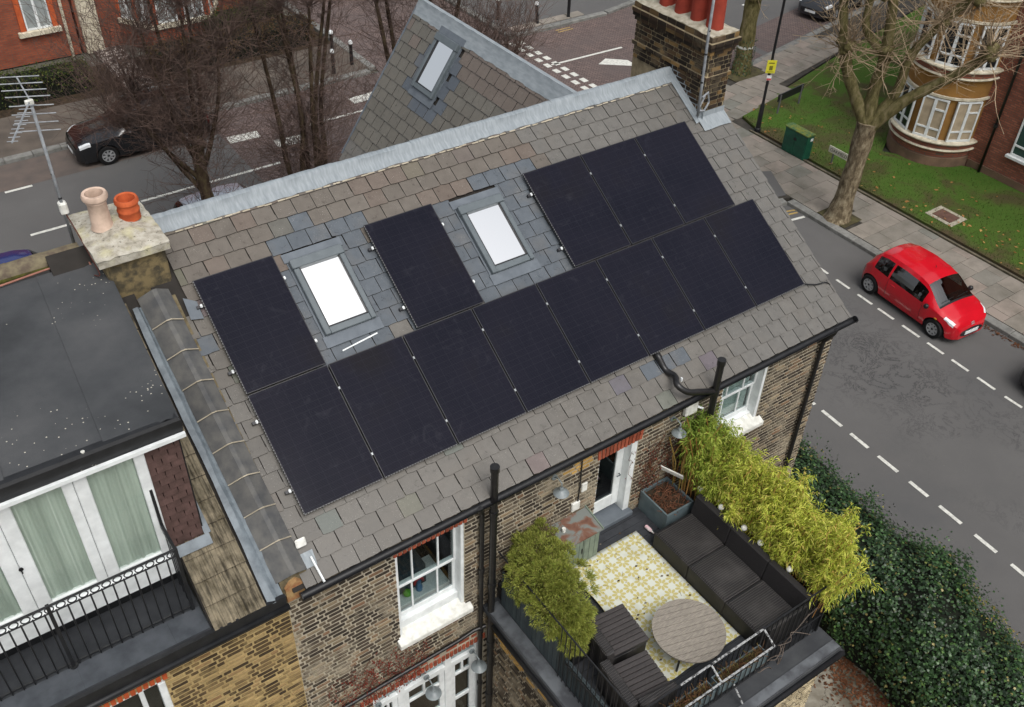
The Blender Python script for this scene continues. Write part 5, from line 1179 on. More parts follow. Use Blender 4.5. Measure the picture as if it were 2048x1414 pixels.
tag(fl.obj('flower_heads', leafmat('ivy_flower', [(0, S(120,116,54)), (.5, S(146,132,66)), (1, S(128,96,56))], .8, .1, .1), hg), kind='stuff')
wf = thing('wooden_fence', 'old wooden fence panel half buried under the ivy hedge', 'fence', (9.5,-3,0))
for k in range(25): MB().box(9.46,9.48,-.8-k*.12-.056,-.8-k*.12+.056,.0,1.1+jit(.02)).obj('board', mat('old_fence_wood', S(84,76,58), S(60,54,40), .9, 8, .1, stretch=(1,1,.15), var=.2, bump=.3), wf)
for z in (.3,1.0): MB().box(9.48,9.53,-3.8,-.7,z,z+.07).obj('rail', MATS['old_fence_wood'], wf)

dbr = MB()
for _ in range(70):
    x, y = rnd.uniform(3.8,5.1), rnd.uniform(-3.2,-.65); a = rnd.uniform(0,6.28); L = rnd.choice((.012,.02,.03,.09)); z = DK+.013
    if L > .05: dbr.tube([(x,y,z),(x+L*math.cos(a)*.5+jit(.02),y+L*math.sin(a)*.5,z),(x+L*math.cos(a),y+L*math.sin(a),z)], .003, 3, False)
    else: dbr.quad((x-L,y,z),(x,y-L*.6,z+.004),(x+L,y,z),(x,y+L*.6,z+.006))
tag(dbr.obj('leaf_litter', leafmat('dry_litter', [(0, S(60,50,44)), (.6, S(96,80,64)), (1, S(190,186,176))], .8, .1, .05)), 'dry leaves and twigs scattered over the rug and deck', 'leaves', kind='stuff')
# ------------------------------------------------------------ mansion block with the round bay
def wallbrick(name, c1, c2, mort, sc_=1.0, soot=.35):
    b = NB(name); sp = b.add('ShaderNodeSeparateXYZ'); b.l(b.P(), sp.inputs[0]); cm = b.add('ShaderNodeCombineXYZ')
    b.l(b.math('ADD', sp.outputs[0], sp.outputs[1]), cm.inputs[0]); b.l(sp.outputs[2], cm.inputs[1])
    br = b.add('ShaderNodeTexBrick', i_Scale=1.0, i_Color1=c1, i_Color2=c2, i_Mortar=mort); br.inputs['Mortar Size'].default_value = .011*sc_; br.inputs['Brick Width'].default_value = .225*sc_; br.inputs['Row Height'].default_value = .075*sc_; br.inputs['Bias'].default_value = -.1
    b.l(cm.outputs[0], br.inputs['Vector']); n = b.noise(1.2, 5)
    col = b.mix(br.outputs[0], S(60,40,34), b.math('MULTIPLY', b.val(n, .45, .75), soot)); b.bump(br.outputs['Fac'], -.5, .008); return b.set(col, .9, .2)
M_MANS = wallbrick('mansion_red_brick', S(162,100,80), S(126,74,60), S(104,86,76))
M_OCHRE = mat('ochre_render', S(150,112,62), S(128,94,54), .9, 2, .15, bump=.3, lo=.4, hi=.7)
M_STONE = mat('cream_stone', S(214,206,186), S(176,168,146), .8, 5, .2, bump=.2)
M_BLIND = mat('beige_blind', S(176,160,136), S(152,138,116), .8, 3)
M_DGLASS = NB('dark_reflecting_glass').set(S(28,32,34), .06, .6)
mz = thing('mansion_block', 'red brick mansion block with a rounded corner bay beyond the lawn', 'building', (32,4,0))
MB().box(28.3,45,-45,10.9,0,10.5).obj('wall', M_MANS, mz); MB().box(28.0,45.5,-45.5,11.3,10.5,10.9).obj('roof', mat('mansion_roof', S(90,80,74), None, .9), mz); MB().box(28.25,28.3,-45,7.75,0,.35).obj('plinth', mat('plinth_render', S(122,98,80), S(98,80,66), .9, 2, bump=.3), mz)
BC = Vector((28.3,9.3,0)); BR = 1.45
def ring(prof, m, nm, a0=80, a1=285): 
    n = 40; G = [[tuple(BC+Vector((r*math.cos(math.radians(a0+(a1-a0)*i/n)), r*math.sin(math.radians(a0+(a1-a0)*i/n)), z))) for r, z in prof] for i in range(n+1)]
    return MB().grid(G).obj(nm, m, mz, smooth=30)
ring([(BR-.02,0),(BR-.02,10.4)], M_OCHRE, 'bay_render')
ring([(BR+.06,0),(BR+.06,.42),(BR-.02,.44)], MATS['plinth_render'], 'bay_plinth'); ring([(BR+.0,.44),(BR+.0,.72)], M_MANS, 'bay_brick')
for z in (.72,3.3,5.9):
    ring([(BR,z),(BR+.14,z),(BR+.16,z+.03),(BR+.14,z+.07),(BR+.09,z+.07)], M_STONE, 'bay_moulding'); ring([(BR+.09,z+.07),(BR+.09,z+.27)], M_MANS, 'bay_brick_band')
    ring([(BR+.09,z+.27),(BR+.19,z+.27),(BR+.2,z+.31),(BR+.17,z+.35),(BR-.02,z+.36)], M_STONE, 'bay_sill'); ring([(BR,z+1.85),(BR+.07,z+1.85),(BR+.07,z+1.93),(BR,z+1.93)], M_STONE, 'bay_head')
def flatwin(parent, M, wd, h, blind=None, label=None, cols=2, mid=True):
    f = MB(); t = .055; bx = lambda a, c, z0, z1, y0=-.05, y1=.02: f.box(a,c,y0,y1,z0,z1,M)
    bx(-wd/2,-wd/2+t,0,h); bx(wd/2-t,wd/2,0,h); bx(-wd/2+t,wd/2-t,0,t+.02); bx(-wd/2+t,wd/2-t,h-t,h); bx(-.05,.05,t+.02,h-t)
    if mid: bx(-wd/2+t,-.05,.34,.4,-.048); bx(.05,wd/2-t,.34,.4,-.048); bx(.05,wd/2-t,h-.42,h-.36,-.048)
    w_ = f.obj('window', M_WHITE, parent)
    for a, c in ((-wd/2+t,-.05),(.05,wd/2-t)): MB().box(a,c,-.02,.0,t,h-t,M).obj('pane', blind or M_DGLASS, w_)
for fl_, z in enumerate((1.08,3.66,6.26)):
    for k, a in enumerate((112,156,199,242)):
        ar = math.radians(a); M = Matrix.Translation(BC+Vector((BR*math.cos(ar), BR*math.sin(ar), z))) @ Matrix.Rotation(ar+math.pi/2,4,'Z')
        flatwin(mz, M, .86, 1.45, M_BLIND if fl_ == 0 and k > 1 else None)
for y, z in ((5.75,1.15),(5.75,3.75),(3.2,1.15),(3.2,3.75),(.5,1.15)):
    M = Matrix.Translation((28.27,y,z)) @ Matrix.Rotation(-math.pi/2,4,'Z'); flatwin(mz, M, 1.3, 1.35, NB('green_glass').set(S(52,74,72), .08, .6) if z < 2 else None); MB().box(28.12,28.3,y-.75,y+.75,z-.1,z-.002).obj('sill', M_WHITE, mz, bev=.01)
MB().tube([(28.2,7.2,0),(28.2,7.2,10.4)], .05, 8).obj('downpipe', M_BLACKPIPE, mz, smooth=True)
for z in (1.8,4.3,6.8): MB().lathe([(.075,0),(.075,.12)], (28.2,7.2,z), 10).obj('pipe_collar', M_BLACKPIPE, mz)
MB().box(28.16,28.3,6.5,6.58,3.0,3.08).obj('vent_pipe', M_WHITE, mz)
# ------------------------------------------------------------ far terrace across the front road
M_FARB = wallbrick('orange_red_brick', S(152,80,56), S(126,64,48), S(106,84,72), 1.0, .35)
mat('net_curtain', S(150,156,154), S(128,134,134), .6, 3); mat('orange_gauged_brick', S(186,92,52), S(166,78,44), .9, 6)
def farhouse(x0, x1, label, bay=None, win=(), pipe=None):
    t = thing('terraced_house', label, 'house', ((x0+x1)/2,36,0), 0, 'red brick houses across the front road')
    MB().box(x0,x1,33,40,0,7).obj('wall', M_FARB, t); MB().prism([(x0-.1,32.6,6.95),(x0-.1,40.4,6.95),(x0-.1,36.5,9.6)], (x1-x0+.2,0,0)).obj('roof', mat('far_slates', S(86,82,80), S(66,64,64), .9, 3), t)
    for x, z, wd, h in win:
        flatwin(t, Matrix.Translation((x,32.98,z)), wd, h, mat('net_curtain', S(150,156,154), S(128,134,134), .6, 3), mid=False); MB().box(x-wd/2-.35,x+wd/2+.3,32.8,33.0,z-.2,z-.01).obj('sill', M_STONE, t, bev=.01)
        for s_ in (-1,1): MB().box(x+s_*(wd/2+.12)-.1,x+s_*(wd/2+.12)+.1,32.93,33.0,z,z+h).obj('gauged_brick', mat('orange_gauged_brick', S(186,92,52), S(166,78,44), .9, 6), t)
    if bay:
        c, r = bay; P = [(c-r,33),(c-r*.55,33-r*.75),(c+r*.55,33-r*.75),(c+r,33)]
        MB().prism([(x,y,0) for x, y in P], (0,0,3.4)).obj('bay', M_FARB, t)
        for (xa,ya),(xb,yb) in zip(P,P[1:]):
            a = math.atan2(yb-ya, xb-xa); m_ = Vector(((xa+xb)/2,(ya+yb)/2,1.15)); L = math.hypot(xb-xa,yb-ya); M = Matrix.Translation(m_) @ Matrix.Rotation(a,4,'Z')
            MB().box(-L/2-.04,L/2+.04,-.12,.1,-.2,-.01,M).obj('sill', M_STONE, t)
            for q in (-.25,.25) if L > 1.2 else (0,): flatwin(t, M @ Matrix.Translation((q*L,0,0)), .8, 1.6, MATS['net_curtain'], mid=False)
            for q in (-.5,0,.5) if L > 1.2 else (-.5,.5): MB().box(q*L-.1,q*L+.1,-.06,0,0,1.7,M).obj('gauged_brick', MATS['orange_gauged_brick'], t)
    if pipe: MB().tube([(pipe,32.92,0),(pipe,32.92,6.9)], .06, 8).obj('downpipe', M_STONE, t)
farhouse(-6.5,.9,'red brick house with a grey bay at the far left edge', bay=(-1.4,1.7))
farhouse(1.0,5.2,'red brick house with one wide net-curtained window across the road', win=((3.9,1.3,.95,1.5),(3.9,4.3,.95,1.5)), pipe=4.85)
farhouse(5.3,12.6,'red brick house with a white-silled bay behind the bare trees', bay=(9.0,2.0), win=((6.2,4.2,.8,1.5),))
MB().box(5.4,6.1,32.8,33,0,2.3).obj('door', M_STONE, bpy.data.objects['terraced_house.003'])
def boxhedge(name, label, x0, x1, y0, y1, h, n, m):
    t = thing(name, label, 'hedge', ((x0+x1)/2,(y0+y1)/2,0)); MB().box(x0+.08,x1-.08,y0+.08,y1-.08,0,h-.08).obj('hedge_body', MATS['hedge_shade'], t); l_ = MB()
    for _ in range(n):
        x, y, z = rnd.uniform(x0,x1), rnd.uniform(y0,y1), h*rnd.random()**.5
        k = rnd.random()
        if k < .5: z = h+rnd.gauss(0,.06)
        elif k < .8: y = y0+rnd.gauss(0,.06)
        else: x = rnd.choice((x0,x1))+rnd.gauss(0,.05)
        ivy(l_, Vector((x,y,z)), rdir(.8), rnd.uniform(.04,.09))
    l_.obj('foliage', m, t)
M_HG = leafmat('privet', [(0, S(44,56,24)), (.5, S(66,80,32)), (.85, S(86,92,42)), (1, S(104,90,60))], .6, .2, .2); M_HB = leafmat('beech_brown', [(0, S(84,64,46)), (.5, S(104,82,60)), (.8, S(78,76,44)), (1, S(120,96,70))], .7, .1, .2)
boxhedge('garden_hedge', 'green clipped hedge across the road at the far left', -3,4.6,29.2,30.3,1.0,3500,M_HG)
boxhedge('garden_hedge', 'brownish hedge across the road behind the black estate car', 7.0,13.6,29.0,30.2,1.0,3500,M_HB)
boxhedge('garden_shrub', 'low green shrub under the far bay window', 9.8,13.0,30.9,32.0,1.1,1800,M_HG)
tp2 = flat('tiled_path', R_(5.6,6.7,28.7,32.9), .075, mat('path_tile', S(150,142,136), S(60,52,50), .7, 7, .3, lo=.48, hi=.52)); flat('garden_path', R_(1.4,5.0,31.2,32.2), .07, mat('grey_path', S(108,102,100), S(92,88,86), .9, 2))
# ------------------------------------------------------------ trees
def barkmat(name, c1, c2, c3, sc_=5):
    b = NB(name); n = b.noise(sc_, 6, .65, stretch=(1,1,.45)); col = b.ramp(n, [(.32, c1), (.5, c2), (.68, c3)], 'LINEAR'); b.bump(b.noise(sc_*4, 5, .7, stretch=(1,1,.3)), .8, .03); return b.set(col, .92, .1)
M_BARK = barkmat('lime_bark', S(46,38,32), S(74,62,50), S(92,84,62), 7); M_PLANE = barkmat('plane_bark', S(66,58,46), S(114,102,82), S(158,148,124), 9); M_LIMB = barkmat('mossy_limb', S(64,60,38), S(100,94,62), S(126,116,88), 7)
M_TWIG = mat('red_brown_twig', S(98,80,72), S(70,58,53), .8, 2); M_TWIG_TAN = mat('tan_twig', S(164,146,120), S(128,110,88), .8, 2)
def shoot(mb, p, d, L, r, n=6, wander=.12, lift=.05, side=4, sl=.35, rmin=.0035):
    P = [p.copy()]; d = d.normalized()
    for i in range(n):
        d = (d+rdir()*wander+Vector((0,0,lift))).normalized(); P.append(P[-1]+d*L/n)
    mb.tube(P, [max(rmin, r*(1-.75*i/n)) for i in range(n+1)], 3, False)
    for _ in range(side):
        k = rnd.randint(1, n-1); q = (d*.6+rdir(.2)).normalized(); l2 = L*sl*rnd.uniform(.5,1.1); a = P[k]
        b_ = a+q*l2*.5+rdir()*.03*L; c = a+q*l2+Vector((0,0,.06*L)); mb.tube([a,b_,c], [r*.45,max(rmin,r*.3),rmin*.8], 3, False)
        if rnd.random() < .6: mb.tube([b_, b_+(q+rdir()*.9).normalized()*l2*.5], [max(rmin,r*.25),rmin*.7], 3, False)
    return P
def pollard(name, label, base, stems, heads_n, shoot_l, epi=0, group=None):
    t = thing(name, label, 'tree', base, 0, group); tr_ = MB(); tw = MB(); bz = Vector(base)
    for pts, r0, r1 in stems:
        P = spline([Vector(p) for p in pts], 5); m_ = len(P); tr_.tube(P, [(r0+(r1-r0)*i/(m_-1))*(1+.08*math.sin(i*2.1)) for i in range(m_)], 9, True)
        e = P[-1]; kn = MB()
        for q in range(4): c = e+rdir()*r1*.8; tr_.lathe([(.01,-r1*1.1),(r1*.9,-r1*.5),(r1*1.15,0),(r1*.8,r1*.7),(.01,r1*1.1)], c, 8)
        for _ in range(heads_n):
            d = Vector((rnd.gauss(0,.6), rnd.gauss(0,.6), rnd.uniform(.4,1.2))); shoot(tw, e+rdir()*r1*.6, d, rnd.uniform(*shoot_l), rnd.uniform(.006,.012), 8, .09, .03, side=10, sl=.32, rmin=.004)
        for _ in range(epi):
            k = rnd.randint(m_//3, m_-1); d = Vector((rnd.gauss(0,1), rnd.gauss(0,1), rnd.uniform(-.1,.7))); shoot(tw, P[k], d, rnd.uniform(.9,2.6), rnd.uniform(.006,.011), 6, .15, .06, 7, .35, .004)
    tr_.obj('trunk', M_BARK, t, smooth=50); tw.obj('crown', M_TWIG, t)
grp = 'bare pollarded street trees'
pollard('street_tree', 'bare pollarded tree with one thick trunk behind the rendered chimney', (4.15,15.9,0), [([(4.15,15.9,0),(4.2,15.9,1.6),(4.12,15.95,3.0),(4.15,15.9,4.0)],.2,.16)]+[([(4.14,15.92,z0),(4.14+dx*.45,15.92+dy*.4,z0+1.1),(4.14+dx*.8,15.92+dy*.8,z0+2.2),(4.14+dx+jit(.15),15.92+dy,z1)],.075,.035) for dx, dy, z0, z1 in ((-1.3,.2,2.4,5.6),(-.75,-.2,3.2,7.2),(-.3,.3,3.6,8.0),(.15,-.1,3.6,7.6),(.55,.3,3.4,7.8),(1.0,-.1,3.0,6.4),(-1.7,.1,2.8,4.8))], 40, (1.4,3.4), 60, grp)
pollard('street_tree', 'bare street tree splitting low into six upright stems', (7.2,15.9,0), [([(7.2,15.9,0),(7.2,15.9,.9)],.34,.3)]+[([(7.2+dx*.3,15.9+dy*.3,.7),(7.2+dx,15.9+dy,2.4),(7.2+dx*1.4+jit(.2),15.9+dy*1.5,4.2),(7.2+dx*1.8+jit(.3),15.9+dy*2,7.2)],.105,.04) for dx, dy in ((-.55,.1),(-.25,-.2),(.08,.2),(.35,-.1),(.62,.15),(.15,-.3))], 38, (1.4,3.4), 60, grp)
pollard('street_tree', 'bare street tree whose stems rise behind the front gable roof', (10.9,16.0,0), [([(10.9,16,0),(10.9,16,2.2)],.28,.26)]+[([(10.9+dx*.2,16+dy*.2,2.0),(10.9+dx*.8,16+dy,3.4),(10.9+dx*1.3,16+dy*1.4,5.0),(10.9+dx*1.7,16+dy*2,6.6)],.1,.05) for dx, dy in ((-.6,.1),(-.3,.3),(.1,-.2),(.5,.2),(.9,-.1))], 44, (1.6,3.8), 34, grp)
pollard('street_tree', 'bare street tree spreading twigs over the junction right of the gable', (13.1,15.6,0), [([(13.1,15.6,0),(13.1,15.6,2.6)],.2,.18)]+[([(13.1,15.6,2.4),(13.1+dx*.7,15.6+dy,3.3),(13.1+dx*1.3,15.6+dy*1.4,4.2)],.08,.05) for dx, dy in ((-.5,.1),(.2,.4),(.6,-.2))], 44, (1.4,3.4), 20, grp)
def bigtree(name, label, base, limbs, twigs, heads, trunkmat, ivy_n=0):
    t = thing(name, label, 'tree', base); tr_ = MB(); lb = MB(); tw = MB()
    for k, (pts, rr) in enumerate(limbs):
        P = spline([Vector(p) for p in pts], 5); R_l = []
        for i in range(len(P)):
            x = i/(len(P)-1)*(len(rr)-1); a = int(x); R_l.append((rr[a]+(rr[min(a+1,len(rr)-1)]-rr[a])*(x-a))*(1+.06*math.sin(i*1.7+k)))
        (tr_ if k == 0 else lb).tube(P, R_l, 12, True)
    for c, r, n, L in heads:
        c = Vector(c)
        for _ in range(5): lb.lathe([(.01,-r*.8),(r*.7,-r*.4),(r*.8,0),(r*.6,r*.5),(.01,r*.8)], c+rdir()*r*.7, 8)
        for _ in range(n): shoot(tw, c+rdir()*r*.6, rdir(.35), rnd.uniform(*L), rnd.uniform(.012,.022), 7, .22, .04, 4, .4)
    tr_.obj('trunk', trunkmat, t, smooth=60); lb.obj('limbs', M_LIMB, t, smooth=60); tw.obj('crown', M_TWIG_TAN, t)
    if ivy_n:
        l_ = MB()
        for _ in range(ivy_n): a = rnd.uniform(0,6.28); z = rnd.random()**1.5*1.6; ivy(l_, Vector(base)+Vector((.4*math.cos(a),.4*math.sin(a),z)), (Vector((math.cos(a),math.sin(a),.4))+rdir()*.5).normalized(), .06)
        l_.obj('ivy', MATS['ivy_leaf'], t)
    return t
bigtree('plane_tree', 'bare pollarded plane tree with mottled trunk on the pavement by the lawn', (21.7,7.84,.1), [
    ([(21.62,7.84,-.05),(21.68,7.84,.5),(21.72,7.8,2.0),(21.75,7.8,3.45)], [.56,.37,.29,.29,.33]),
    ([(21.74,7.8,3.2),(22.2,7.1,4.3),(22.6,6.5,4.95),(23.05,5.8,5.75),(23.15,5.6,6.1)], [.24,.17,.15,.13,.16]), ([(21.74,7.8,3.3),(21.45,8.3,4.2),(21.2,8.65,5.0),(21.1,8.8,5.6)], [.24,.18,.17,.19]),
    ([(21.74,7.8,3.3),(21.75,7.9,4.4),(21.75,7.85,5.5),(21.6,8.0,7.2)], [.24,.18,.17,.12]), ([(21.76,7.8,3.4),(22.1,7.4,4.4),(22.15,7.3,5.6),(22.5,6.9,6.6),(22.8,6.4,7.4)], [.2,.14,.13,.12,.14]),
    ([(21.1,8.8,5.5),(20.95,9.0,6.4),(20.8,9.2,7.6)], [.15,.13,.1]), ([(21.75,7.85,5.5),(21.3,8.4,6.2),(21.3,8.5,7.4)], [.13,.11,.1])], None,
    [((23.15,5.6,6.1),.2,60,(.8,2.4)), ((21.1,8.8,5.6),.22,50,(.7,2.0)), ((21.75,7.85,5.6),.2,40,(.7,2.0)), ((22.5,6.9,6.6),.18,50,(.8,2.2)), ((20.85,9.1,7.0),.16,20,(.8,1.8)), ((22.85,6.3,7.4),.18,60,(.8,2.6)), ((21.5,8.2,7.2),.16,50,(.8,2.2)), ((22.15,7.3,5.6),.14,14,(.6,1.5))], M_PLANE)
t2 = bigtree('plane_tree', 'mossy plane tree with a white band and ivy on its trunk by the far kerb', (26.9,17.45,.1), [([(26.9,17.45,-.05),(26.9,17.45,.5),(26.9,17.5,2.2),(26.92,17.5,3.6)], [.5,.36,.31,.3]),
    ([(26.92,17.5,3.4),(26.6,17.9,4.4),(26.3,18.2,5.5)], [.2,.16,.13]), ([(26.92,17.5,3.4),(27.3,17.2,4.4),(27.6,17.0,5.6)], [.2,.16,.13])], None, [((26.75,17.3,3.2),.2,10,(.4,1.0)), ((26.3,18.2,5.5),.2,24,(.8,2.0)), ((27.6,17,5.6),.2,24,(.8,2.0))], M_LIMB, 500)
MB().lathe([(.335,0),(.34,.05),(.335,.1)], (26.9,17.48,1.2), 20, cap=False).obj('white_band', M_WHITE_OLD, t2, smooth=True)
# ------------------------------------------------------------ street furniture
lp = thing('lamp_post', 'tall black lamp post carrying a yellow notice by the lawn corner', 'lamp post', (23.82,13.51,.1))
MB().lathe([(.12,0),(.11,.1),(.085,.12),(.08,1.0),(.06,1.05),(.05,1.1),(.045,4),(.04,8)], (0,0,0), 14).obj('post', M_BLACK, lp, local=True, smooth=40); MB().tube([(0,0,7.9),(0,0,8.1),(-.3,0,8.3),(-.9,0,8.35)], .03, 8).obj('arm', M_BLACK, lp, local=True); MB().box(-1.4,-.85,-.1,.1,8.28,8.4).obj('lantern', M_BLACK, lp, local=True, bev=.03)
def sg(z0, z1, wd, m, nm): return MB().box(-wd/2,wd/2,-.075,-.062,z0,z1, Matrix.Rotation(-.6,4,'Z')).obj(nm, m, lp, local=True)
sg(2.25,2.72,.33,mat('yellow_sign', S(214,208,60), S(204,196,54), .5),'notice')
for z0, z1, a, c in ((2.6,2.64,-.1,.1),(2.36,2.52,-.06,.06),(2.29,2.31,-.12,.12)): MB().box(a,c,-.079,-.0755,z0,z1, Matrix.Rotation(-.6,4,'Z')).obj('notice_print', mat('olive_print', S(120,116,40), None, .6), lp, local=True)
sg(1.98,2.16,.17,M_WHITE,'sticker'); MB().box(-.08,.08,-.079,-.0755,1.99,2.06, Matrix.Rotation(-.6,4,'Z')).obj('sticker_print', mat('red_print', S(200,80,84), None, .6), lp, local=True)
cbn = thing('street_cabinet', 'green telecom street cabinet on the edge of the pavement', 'cabinet', (23.68,11.55,.1))
M_GRN = mat('cabinet_green', S(26,84,64), S(20,68,54), .45, 5, .4, bump=.08); MB().box(-.18,.18,-.52,.5,0,.9).obj('body', M_GRN, cbn, local=True, bev=.015); MB().prism([(-.21,-.55,.9),(.21,-.55,.9),(.21,-.55,.93),(0,-.55,.97),(-.21,-.55,.94)], (0,1.08,0)).obj('lid', mat('mossy_green', S(120,122,48), S(40,92,66), .7, 9), cbn, local=True, bev=.01)
for a, c in ((-.5,-.012),(.0,.48)): MB().box(-.196,-.181,a,c,.05,.88).obj('door', M_GRN, cbn, local=True, bev=.005)
MB().box(-.206,-.1965,-.08,.05,.58,.68).obj('lock', M_BLACK, cbn, local=True); MB().box(.0,.12,-.53,-.521,.7,.8).obj('label_plate', M_WHITE, cbn, local=True)
def textmesh(txt, size, m, nm, parent, M):
    cu = bpy.data.curves.new(nm, 'FONT'); cu.body = txt; cu.size = size; cu.extrude = .002; cu.align_x = 'LEFT'
    o = bpy.data.objects.new(nm, cu); COL.objects.link(o); bpy.context.view_layer.update(); me = bpy.data.meshes.new_from_object(o.evaluated_get(bpy.context.evaluated_depsgraph_get())); bpy.data.objects.remove(o)
    me.materials.clear(); me.materials.append(m); me.transform(M); o = bpy.data.objects.new(nm, me); COL.objects.link(o); o.parent = parent; return o
ss = thing('street_name_sign', 'white street name plate partly hidden by the plane trunk', 'street sign', (24.15,10.05,.1))
MB().box(0,.025,-.72,.5,.42,.66).obj('plate', mat('sign_white', S(216,214,196), S(196,194,176), .6), ss, local=True, bev=.004)
for y in (-.5,.3): MB().tube([(.05,y,0),(.05,y,.6)], .03, 8).obj('post', mat('sign_post', S(98,98,98), None, .7), ss, local=True)
MX = Matrix(((0,0,-1,-.003),(-1,0,0,.44),(0,1,0,.48),(0,0,0,1))); textmesh('OAKFIELD R', .16, M_BLACK, 'lettering', ss, MX)
s2 = thing('street_name_sign', 'low street name plate on two grey posts seen edge on from behind', 'street sign', (26.15,14.2,.1))
for p in ((-.67,-.1),(.68,.07)): MB().tube([(*p,0),(*p,.75)], .035, 8).obj('post', MATS['sign_post'], s2, local=True)
MB().box(-.8,.8,-.02,.02,.5,.78, Matrix.Rotation(.126,4,'Z')).obj('plate', M_BLACK, s2, local=True)
mh = thing('manhole_cover', 'brown inspection cover set in the lawn', 'manhole cover', (24.72,5.98,.1)); MB().box(-.42,.42,-.5,.5,-.02,.025).obj('surround', M_CEMENT, mh, local=True); MB().box(-.27,.27,-.34,.34,.02,.04).obj('cover', mat('rusty_cover', S(102,76,66), S(84,62,54), .8, 6, .3, bump=.3), mh, local=True, bev=.006)
for i, (x, y) in enumerate(((24.5,25.85),(22.85,25.95),(21.6,27.2),(13.9,26.3),(13.7,27.6),(12.9,25.9))):
    t = thing('bollard', 'black bollard with a white top, %s' % ('nearest the junction corner kerb','leaning in the paving left of the corner bollard','behind the gable ridge twigs','first on the corner behind the bare stems','second on the corner behind the bare stems','third on the corner behind the bare stems')[i], 'bollard', (x,y,.09), 0, 'black bollards at the junction')
    MB().lathe([(.085,0),(.075,.05),(.07,.8),(.085,.82),(.085,.86)], (0,0,0), 12).obj('post', M_BLACK, t, local=True, smooth=40); MB().lathe([(.084,.861),(.084,.95),(.05,.99)], (0,0,0), 12).obj('cap', M_WHITE, t, local=True, smooth=40)
    if i == 1: t.rotation_euler = (0,-.08,0)
# ------------------------------------------------------------ cars
def interp(C, t):
    for (a, va), (b_, vb) in zip(C, C[1:]):
        if t <= b_:
            k = (t-a)/(b_-a) if b_ > a else 0; k = k*k*(3-2*k)*.35+k*.65; return va+(vb-va)*k
    return C[-1][1]
def carpaint(name, c, rough=.18):
    if name in MATS: return MATS[name]
    b = NB(name); b.set(b.mix(c, tuple(x*.85 for x in c[:3])+(1,), b.val(b.noise(1.5,3), .4, .7)), rough, .5); b.p.inputs['Coat Weight'].default_value = .6; b.p.inputs['Coat Roughness'].default_value = .05; MATS[name] = b.m; return b.m
M_CGL = NB('car_glass').set(S(20,24,26), .04, .6); M_TYRE = mat('tyre', S(22,22,23), None, .8); M_RIM = mat('alloy_rim', S(176,178,180), S(150,152,154), .35, 8, .5, metal=.3); M_HEAD = NB('headlamp').set(S(214,218,220), .12, .6); M_RED = NB('tail_lamp').set(S(120,10,14), .15, .5)
HATCH = dict(top=[(0,.36),(.012,.52),(.035,.66),(.075,.80),(.13,.93),(.22,.985),(.4,1.0),(.54,.97),(.62,.925),(.80,.655),(.87,.60),(.93,.55),(.97,.48),(.99,.42),(1,.34)], belt=[(0,.34),(.03,.52),(.1,.61),(.3,.595),(.6,.57),(.8,.555),(.92,.5),(.98,.42),(1,.33)],
    hw=[(0,.66),(.015,.8),(.05,.9),(.12,.965),(.3,1),(.7,1),(.84,.97),(.92,.9),(.97,.78),(1,.6)], rw=[(0,.55),(.1,.66),(.35,.71),(.6,.70),(.8,.82),(.9,.74),(1,.5)], ws=(.625,.79), rwn=(.035,.12), sw=((.135,.29),(.31,.66)), hl=(.875,.958))
ESTATE = dict(top=[(0,.42),(.012,.58),(.04,.70),(.09,.90),(.14,.965),(.3,1.0),(.48,.985),(.56,.95),(.70,.655),(.8,.615),(.92,.565),(.97,.5),(.99,.44),(1,.36)], belt=[(0,.4),(.03,.55),(.1,.62),(.3,.60),(.6,.575),(.72,.57),(.92,.52),(.98,.44),(1,.35)],
    hw=[(0,.7),(.015,.84),(.05,.93),(.12,.975),(.3,1),(.7,1),(.85,.97),(.93,.9),(.975,.78),(1,.6)], rw=[(0,.6),(.1,.68),(.35,.72),(.55,.71),(.7,.82),(.9,.74),(1,.5)], ws=(.565,.69), rwn=(.035,.115), sw=((.13,.235),(.25,.395),(.41,.585)), hl=(.895,.97))
